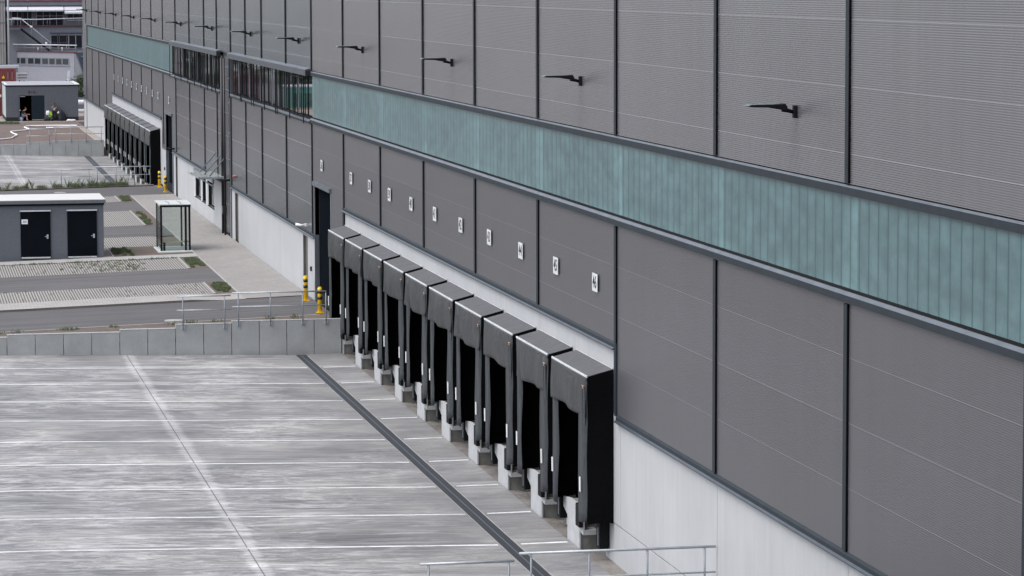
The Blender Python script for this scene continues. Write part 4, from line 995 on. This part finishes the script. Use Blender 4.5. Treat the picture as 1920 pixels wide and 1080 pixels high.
b = MB(); b.hexa([(-.40, -.012, .45), (-.32, -.012, .45), (-.32, -.002, .45), (-.40, -.002, .45), (-.26, -.012, .85), (-.18, -.012, .85), (-.18, -.002, .85), (-.26, -.002, .85)])
b.hexa([(.30, -.012, .35), (.38, -.012, .35), (.38, -.002, .35), (.30, -.002, .35), (.10, -.012, .78), (.19, -.012, .78), (.19, -.002, .78), (.10, -.002, .78)]); b.build('arrow_strokes', M['black'], t)
MB().box(-.5, -.44, .05, .12, -3.2, 1.5).build('post', M['galvdark'], t); MB().box(.40, .46, .05, .12, -3.2, 1.5).build('post', M['galvdark'], t)
# corrugated silo building
t = thing('corrugated_hall', 'tall beige corrugated metal hall cut by the left photo edge', 'building')
MB().box(-11.5, -5.45, 262, 268, -.2, 20).build('wall', M['corr'], t)
for z in (5.42, 7.48, 9.44, 11.46, 13.5): MB().box(-11.5, -5.46, 261.95, 261.998, z, z+.05).build('joint_strip', M['flash'], t)
MB().tube([(-5.36, 261.8, .0), (-5.36, 261.8, 19.5)], .07, 8).build('downpipe', M['dark'], t, True)
MB().tube([(-5.16, 261.8, .0), (-5.16, 261.8, 19.5)], .09, 8).build('downpipe', M['galv'], t, True)
# small gate frame and pipes left of the kiosk
t = thing('pipe_post', 'grey pipe post with a white horizontal arm left of the kiosk', 'pipe')
MB().tube([(-6.78, 246, .9), (-6.78, 246, 3.95)], .10, 8).build('post', M['galv'], t, True)
MB().box(-6.98, -6.55, 245.9, 246.1, 3.6, 4.1).build('head_box', M['galv'], t)
MB().tube([(-9, 245.8, 2.95), (-6.45, 245.8, 2.95)], .13, 10).build('arm', M['white'], t, True)
# pipelines, wall and bush right of the kiosk
t = thing('pipe_bridge', 'two white pipelines crossing the gap right of the kiosk', 'pipeline')
MB().tube([(.5, 256, 1.95), (9, 256, 1.90)], .22, 12).build('pipe', M['awning'], t, True)
MB().tube([(.5, 256, 1.12), (9, 256, 1.10)], .17, 12).build('pipe', M['awning'], t, True)
for x in (1.75, 5.5): MB().box(x, x+.12, 256.25, 256.4, .0, 2.8).build('support', M['dark'], t)
tag(MB().box(.4, 14, 268, 268.3, -.2, 2.7).build('site_wall', M['bgwall']), 'pale low wall behind the white pipelines', 'wall')

# ------------------------------------------------------------------ vegetation
def blades(name, pts_, hmin, hmax, wd, mat, label, kind='stuff'):
    b = bmesh.new()
    for (x, y, z) in pts_:
        h = random.uniform(hmin, hmax); a = random.uniform(0, math.pi); l = random.uniform(-.5, .5)*h; l2 = random.uniform(-.5, .5)*h
        dx, dy = math.cos(a)*wd, math.sin(a)*wd
        v = [b.verts.new(p) for p in ((x-dx, y-dy, z), (x+dx, y+dy, z), (x+l*.4+dx*.6, y+l2*.4+dy*.6, z+h*.6), (x+l, y+l2, z+h))]
        b.faces.new((v[0], v[1], v[2])); b.faces.new((v[0], v[2], v[3]))
    me = bpy.data.meshes.new(name); b.to_mesh(me); b.free(); me.materials.append(mat)
    o = bpy.data.objects.new(name, me); C.objects.link(o); tag(o, label, 'grass' if kind == 'stuff' else None, None, kind); return o
def scatter(n, x0, x1, y0, y1, mode=None):
    out = []
    while len(out) < n:
        x, y = random.uniform(x0, x1), random.uniform(y0, y1)
        if mode and not mode(x, y): continue
        out.append((x, y, ztop(x, y)))
    return out
P = []
def patch(x0, x1, y0, y1, n, ex=.5):
    cs = [(random.uniform(x0+.05, x1-.05), random.uniform(y0+.2, y1-.2), random.uniform(.05, .5)) for _ in range(26)]
    return scatter(n, x0, x1, y0, y1, lambda x, y: any(((x-a)/.22)**2+((y-c)/.8)**2 < d for a, c, d in cs))
P += patch(-3.3, -2.6, 76.8, 80.9, 3000); P += patch(-3.35, -2.65, 88.2, 92.9, 3000)
P += patch(-3.35, -2.9, 113.6, 122.8, 3000); P += patch(-3.3, -2.7, 131.5, 136.2, 2200); P += patch(-6.2, -5.3, 95.5, 100, 2600); P += patch(-3.9, -3.1, 104.8, 106.2, 10)
blades('grass', P, .03, .10, .014, M['grass'], 'short grass growing in the planting patches')
P = []
for _ in range(16):
    cx = random.uniform(-12.5, -1.2); cy = 66.0 if random.random() < .6 else random.uniform(61.6, 65.8)
    P += [(cx+random.gauss(0, .12), min(66.3, cy+random.gauss(0, .16)), ztop(cx, cy)) for _ in range(45)]
P += [(x, random.uniform(61.4, 62.0), ztop(x, 62)) for x in [random.uniform(-6.2, -4.4) for _ in range(260)]]
blades('weeds', P, .05, .16, .012, M['grass'], 'weeds on the soil strip behind the retaining wall')
P = []
for _ in range(150):
    x0 = -abs(random.gauss(0, 1))*2.4-5.2; y0 = random.uniform(88.2, 93.4)
    if x0 < -12.5: continue
    P += [(x0+random.gauss(0, .05), y0+random.gauss(0, .1), ztop(x0, y0)) for _ in range(9)]
for _ in range(60):
    x0 = random.uniform(-12.3, -3.6); y0 = 93.3; P += [(x0+random.gauss(0, .08), y0+random.gauss(0, .1), ztop(x0, y0)) for _ in range(12)]
for _ in range(34):
    x0 = random.uniform(-12, -3.6); y0 = random.uniform(76.5, 81.2); P += [(x0+random.gauss(0, .05), y0+random.gauss(0, .1), ztop(x0, y0)) for _ in range(6)]
blades('weeds', P, .04, .12, .010, M['grass'], 'small weeds in the joints of the paved bays')
P = []
for _ in range(70):
    cx = random.uniform(-12, -1.4) if random.random() < .6 else random.uniform(-5.6, -2.2); cy = random.uniform(144.9, 145.7)
    P += [(cx+random.gauss(0, .12), cy+random.gauss(0, .15), ztop(cx, cy)+.03) for _ in range(50)]
blades('weeds', P, .06, .30, .013, M['grass'], 'tall weeds along the kerb above the far yard')
P = []
for cx in (-6.6, -5.7, -5.2, -4.9, -4.4, -4.15, -3.6, -2.6, -2.2, -7.9, -9.4, -8.3):
    P += [(cx+random.gauss(0, .05), 145.4+random.gauss(0, .1), ztop(cx, 145)) for _ in range(14)]
blades('weeds', P, .3, .72, .014, M['grass'], 'taller weed clumps above the far yard')
P = [(random.uniform(-9, -5.3), random.uniform(232.5, 236.5), .9) for _ in range(1800)]
blades('grass', P, .05, .2, .03, M['grass'], 'thin grass in front of the kiosk')
def tree(name, loc, h, w_, label, cat, group, kind='broad', n=2600, trunk=None, leaf=.16, z0=.0):
    t = thing(name, label, cat, loc, group)
    MB().tube([(0, 0, 0), (.05, 0, h*.35), (0, .05, h*.8)], .16, 8, .04).build('trunk', trunk or M['bark'], t, True)
    b = bmesh.new()
    cl = []
    for _ in range(26):
        v = random.uniform(.0, 1)
        rr = (1-v)*.9+.1 if kind == 'conifer' else math.sin(math.pi*min(.97, .12+v*.85))
        a = random.uniform(0, 6.28); d = random.uniform(.2, .8)*rr*w_
        cl.append((math.cos(a)*d, math.sin(a)*d, h*(z0+(1-z0)*v), random.uniform(.25, .5)*w_*(.5+.5*rr)))
    for _ in range(n):
        c_ = random.choice(cl); r = c_[3]
        x, y, z = (random.gauss(c_[0], r*.5), random.gauss(c_[1], r*.5), random.gauss(c_[2], r*.45))
        if z < h*z0*.6: continue
        q = Vector((x, y, z)); u = Vector((random.uniform(-1, 1), random.uniform(-1, 1), random.uniform(-.6, .6))).normalized(); v_ = u.orthogonal().normalized()
        s = leaf*random.uniform(.6, 1.3)
        b.faces.new([b.verts.new(q+u*s), b.verts.new(q+v_*s*.7), b.verts.new(q-u*s), b.verts.new(q-v_*s*.7)])
    me = bpy.data.meshes.new('crown'); b.to_mesh(me); b.free(); me.materials.append(M['leaf'])
    o = bpy.data.objects.new('crown', me); C.objects.link(o); o.parent = t
    return t
tree('bush', (1.7, 262, 2.2), 1.9, 1.6, 'green bush above the low wall right of the kiosk', 'bush', None, n=1800, leaf=.09)
# things beside the site that only show as reflections in the ribbon windows and the glossy panels
lbl = ['dark conifer mirrored in the ribbon windows, {} of the row']
for i in range(17):
    x = -12.5-i*1.35; y = 300+random.uniform(-4, 10); o_ = ['first', 'second', 'third', 'fourth', 'fifth', 'sixth', 'seventh', 'eighth', 'ninth', 'tenth', 'eleventh', 'twelfth', 'thirteenth', 'fourteenth', 'fifteenth', 'sixteenth', 'seventeenth'][i]
    if -24 < x < -20: y += 14
    tree('conifer', (x, y, -.2), random.uniform(6.5, 10.5), 1.3, f'dark conifer outside the left edge, {o_} from the hall', 'tree', 'conifer row left of the site', 'conifer', 1300, M['birch'] if i > 7 else None, .26, .22)
t = thing('red_shed', 'dark red gabled shed mirrored in the ribbon windows', 'shed', (-22.1, 300, -.2))
MB().prism([(-1.4, 0), (1.4, 0), (1.4, 2.9), (0, 3.5), (-1.4, 2.9)], 'y', 0, 3).build('wall', M['maroon'], t)
MB().prism([(-1.6, 2.9), (0, 3.62), (1.6, 2.9), (1.6, 3.02), (0, 3.76), (-1.6, 3.02)], 'y', -.3, 3.3).build('roof', M['contred'], t)
for x in (-.7, .1, .7): MB().box(x-.12, x+.12, -.03, .0, 1.2, 2.4).build('window', M['mullgrey'], t)
t = thing('teal_cabin', 'teal site cabin mirrored in the ribbon windows', 'cabin', (-24.3, 270, -.2))
MB().box(-1.5, 1.5, 0, 4, 0, 2.9).build('wall', M['teal'], t); MB().box(-1.6, 1.6, -.1, 4.1, 2.9, 3.05).build('roof', M['awning'], t)
for x in (-.7, .5): MB().box(x-.35, x+.35, -.03, .0, .9, 2.3).build('window', M['glass'], t)
for i in range(6):
    tag(MB().tube([(-22.6-.42*i, 267, -.2), (-22.6-.42*i, 267, .65)], .12, 12).build('barrel', M['barrel'], None, True), 'orange barrel in the row before the teal cabin', 'barrel', 'orange barrels before the teal cabin')

# ------------------------------------------------------------------ office building far behind
t = thing('office_building', 'pale office building with red bands, white awnings and an outside stair', 'building')
YB = 390
MB().box(-14, 26, YB, 410, -.2, 7.48).build('wall', M['bgwall2'], t)
MB().box(-14, 26, YB+1.2, 410, 7.5, 10.2).build('upper_wall', M['bgwall2'], t)
MB().box(-14, 26, YB-.2, 410, 10.2, 10.75).build('upper_band_wall', M['bgwall2'], t)
MB().box(-14, 26, YB-.3, 410.2, 10.76, 10.92).build('red_band', M['maroon'], t)
MB().box(-14, 26, YB+.6, 410, 10.92, 17).build('top_wall', M['bgwall'], t)
for i in range(9):
    x = -3+i*2.6; f = MB().box(x, x+2.0, YB+.55, YB+.6, 11.15, 12.8).build('window', M['glass'], t); MB().box(x, x+2, YB+.5, YB+.549, 11.1, 11.16).build('sill', M['awning'], f)
MB().box(-14, 26, YB-.35, 410.2, 7.38, 7.5).build('red_band', M['maroon'], t)
# glazed upper floor
gl = MB().box(-.3, 2.62, YB+1.1, YB+1.2, 7.55, 9.55).build('window', M['glass'], t)
for i, x in enumerate((-.3, .52, 1.08, 1.28, 1.9, 2.5)): MB().box(x, x+.09, YB+1.0, YB+1.1, 7.55, 9.55).build('window_bar', M['brown'] if i in (2, 3) else M['mullgrey'], gl)
gl = MB().box(3.1, 6.8, YB+1.1, YB+1.2, 7.55, 9.55).build('window', M['glass'], t)
for i, x in enumerate((3.1, 4.0, 4.9, 5.8, 6.7)): MB().box(x, x+.09, YB+1.0, YB+1.1, 7.55, 9.55).build('window_bar', M['mullgrey'], gl)
MB().box(3.1, 6.8, YB+1.02, YB+1.1, 8.75, 8.82).build('window_bar', M['mullgrey'], gl)
gl = MB().box(7.4, 11, YB+1.1, YB+1.2, 8.25, 9.15).build('window', M['glass'], t); MB().box(7.3, 11, YB+1.0, YB+1.12, 8.14, 8.25).build('sill', M['awning'], gl)
for x in (8.1, 9.0): MB().box(x, x+.08, YB+1.0, YB+1.1, 8.25, 9.15).build('window_bar', M['mullgrey'], gl)
for (x0, x1, zb) in ((-2.0, 1.88, 9.48), (1.96, 6.75, 9.48), (6.85, 12.0, 9.12)):
    a = MB().prism([(YB-.9, zb+.02), (YB-.2, 10.08), (YB+.2, 10.08), (YB+.2, 9.9), (YB-.9, zb-.04)], 'x', x0, x1).build('awning', M['awning'], t)
    MB().box(x0, x1, YB-.93, YB-.901, zb+.06, zb+.12).build('awning_seam', M['bgdark'], a)
    if zb < 9.3: MB().box(x0, x1, YB-.93, YB-.901, zb+.38, zb+.46).build('awning_seam', M['bgdark'], a)
MB().box(-2, 12, YB-.3, YB-.21, 10.12, 10.19).build('blind_box', M['dark'], t)
# mid floor
gl = MB().box(4.93, 12, YB-.06, YB-.01, 4.3, 6.35).build('window', M['glass'], t)
for i, x in enumerate((4.93, 5.85, 6.1, 7.1, 7.35, 8.3, 9.2, 10.2)): MB().box(x, x+.10, YB-.12, YB-.061, 4.3, 6.35).build('window_bar', M['brown'] if i in (1, 2, 3) else M['mullgrey'], gl)
MB().box(6.12, 7.1, YB-.11, YB-.062, 4.3, 4.55).build('window_bar', M['maroon'], gl)
MB().box(4.93, 12, YB-.12, YB-.061, 6.15, 6.25).build('window_bar', M['mullgrey'], gl)
MB().box(4.8, 12.2, YB-.14, YB-.0, 6.42, 6.62).build('lintel', M['bgdark'], t)
# angled lower wing with the ribbon window and terrace on top
def wing(x0, x1, z0, z1, off=0.0, th=.3):
    yy = lambda x: 391.5-(x+.7)*1.32-off
    return MB().hexa([(x0, yy(x0), z0), (x1, yy(x1), z0), (x1, yy(x1)+th, z0), (x0, yy(x0)+th, z0), (x0, yy(x0), z1), (x1, yy(x1), z1), (x1, yy(x1)+th, z1), (x0, yy(x0)+th, z1)])
MB().prism([(-12, 407), (-12, 391.9), (-.7, 391.8), (7.9, 380.5), (8.9, 382), (8.9, 389.9), (4, 389.9), (-.6, 407)], 'z', -.2, 3.98).build('terrace_deck', M['bgdark'], t)
wing(-.9, 7.6, -.2, 3.96, 0).build('wing_wall', M['bgwall'], t)
MB().box(-8, -.9, 391.4, 391.8, -.2, 3.96).build('wing_wall', M['bgwall'], t)
wing(-.95, 8.0, 3.97, 4.09, .2, .5).build('red_band', M['maroon'], t)
MB().hexa([(7.61, 380.2, -.2), (9.0, 378.6, -.2), (9.2, 380, -.2), (7.7, 381, -.2), (7.61, 380.2, 3.85), (7.75, 380.0, 3.85), (8.0, 381, 3.85), (7.7, 381.0, 3.85)]).build('sloping_buttress', M['bgwall2'], t)
MB().box(9.0, 26, 383, 391, -.2, 3.0).build('side_wall', M['bgdark'], t)
f = wing(-.9, 6.95, 2.22, 3.22, .06, .05).build('window', M['bgwall2'], t)
xs_ = [-.8, -.1, .02, .7, .8, 1.45, 1.75, 2.5, 2.6, 3.35, 3.55, 4.3, 4.45, 5.15, 5.3, 6.0, 6.1, 6.85]
for i in range(0, len(xs_)-1, 2): wing(xs_[i]+.03, xs_[i+1]-.03, 2.38, 3.10, .10, .03).build('pane', M['glass'], f)
wing(-.9, 7.0, 2.12, 2.21, .16, .15).build('sill', M['galvdark'], f)
for z in (4.96, 4.55):
    MB().tube([(-1.0, 391.2, z), (7.9, 379.6, z)], .065 if z > 4.9 else .025, 8).build('terrace_rail', M['awning'] if z > 4.9 else M['galvdark'], t, True)
for i in range(9):
    x = -.7+i*1.05; y = 391.2-(x+1.0)*1.303; MB().tube([(x, y, 4.05), (x, y, 4.95)], .025, 6).build('rail_post', M['galvdark'], t, True)
for x in (3.1, 6.25): MB().tube([(x, 389.4-(x+.7)*.6, 4.1), (x, 389.4-(x+.7)*.6, 4.6)], .07, 8).build('vent_pipe', M['awning'], t, True)
MB().tube([(-1, YB-.7, 8.38), (3.0, YB-.7, 8.33), (9.8, YB-.7, 8.5)], .07, 8).build('balcony_rail', M['awning'], t, True)
for x in (.0, 2.2, 4.5, 6.9, 8.8): MB().tube([(x, YB-.7, 7.5), (x, YB-.7, 8.36)], .025, 6).build('rail_post', M['galvdark'], t, True)
# outside stair
st_ = MB()
for i in range(18):
    a = i/18; x = .9+a*3.75; z = 7.2-a*3.05; st_.box(x, x+.26, YB-2.2, YB-1.0, z-.26, z-.10)
st_.hexa([(.8, YB-2.25, 6.9), (4.7, YB-2.25, 3.95), (4.7, YB-2.18, 3.95), (.8, YB-2.18, 6.9), (.8, YB-2.25, 7.25), (4.9, YB-2.25, 4.12), (4.9, YB-2.18, 4.12), (.8, YB-2.18, 7.25)])
st_.build('stair_flight', M['dark'], t)
MB().box(-1.0, .95, YB-2.25, YB-.4, 6.98, 7.18).build('stair_landing', M['bgdark'], t)
MB().tube([(-.3, YB-2.25, 8.55), (.85, YB-2.25, 8.5), (4.9, YB-2.25, 5.15)], .06, 8).build('stair_rail', M['awning'], t, True)
for x, z in ((-.3, 7.1), (.85, 7.1), (2.3, 6.0), (3.7, 4.95)): MB().tube([(x, YB-2.25, z), (x, YB-2.25, z+1.3)], .025, 6).build('rail_post', M['galvdark'], t, True)
for x, z in ((2.3, 7.35), (4.25, 5.1)): MB().tube([(x, YB-2.4, z-.15), (x, YB-2.4, z+.15)], .16, 10).build('round_lamp', M['awning'], t, True)
MB().box(8.0, 10.5, 381.5, 383.2, 3.35, 3.5).build('side_balcony', M['galvdark'], t)
for z in (4.55, 4.1): MB().tube([(8.0, 381.5, z), (10.5, 381.4, z)], .035, 6).build('terrace_rail', M['flash'], t, True)
tag(MB().hexa([(6.4, 378.0, -.2), (6.7, 378.0, -.2), (6.7, 378.3, -.2), (6.4, 378.3, -.2), (6.6, 378.0, 1.6), (6.9, 378.0, 1.6), (6.9, 378.3, 1.6), (6.6, 378.3, 1.6)]).build('leaning_pipe', M['awning']), 'pale pipe leaning against the office building wall', 'pipe')
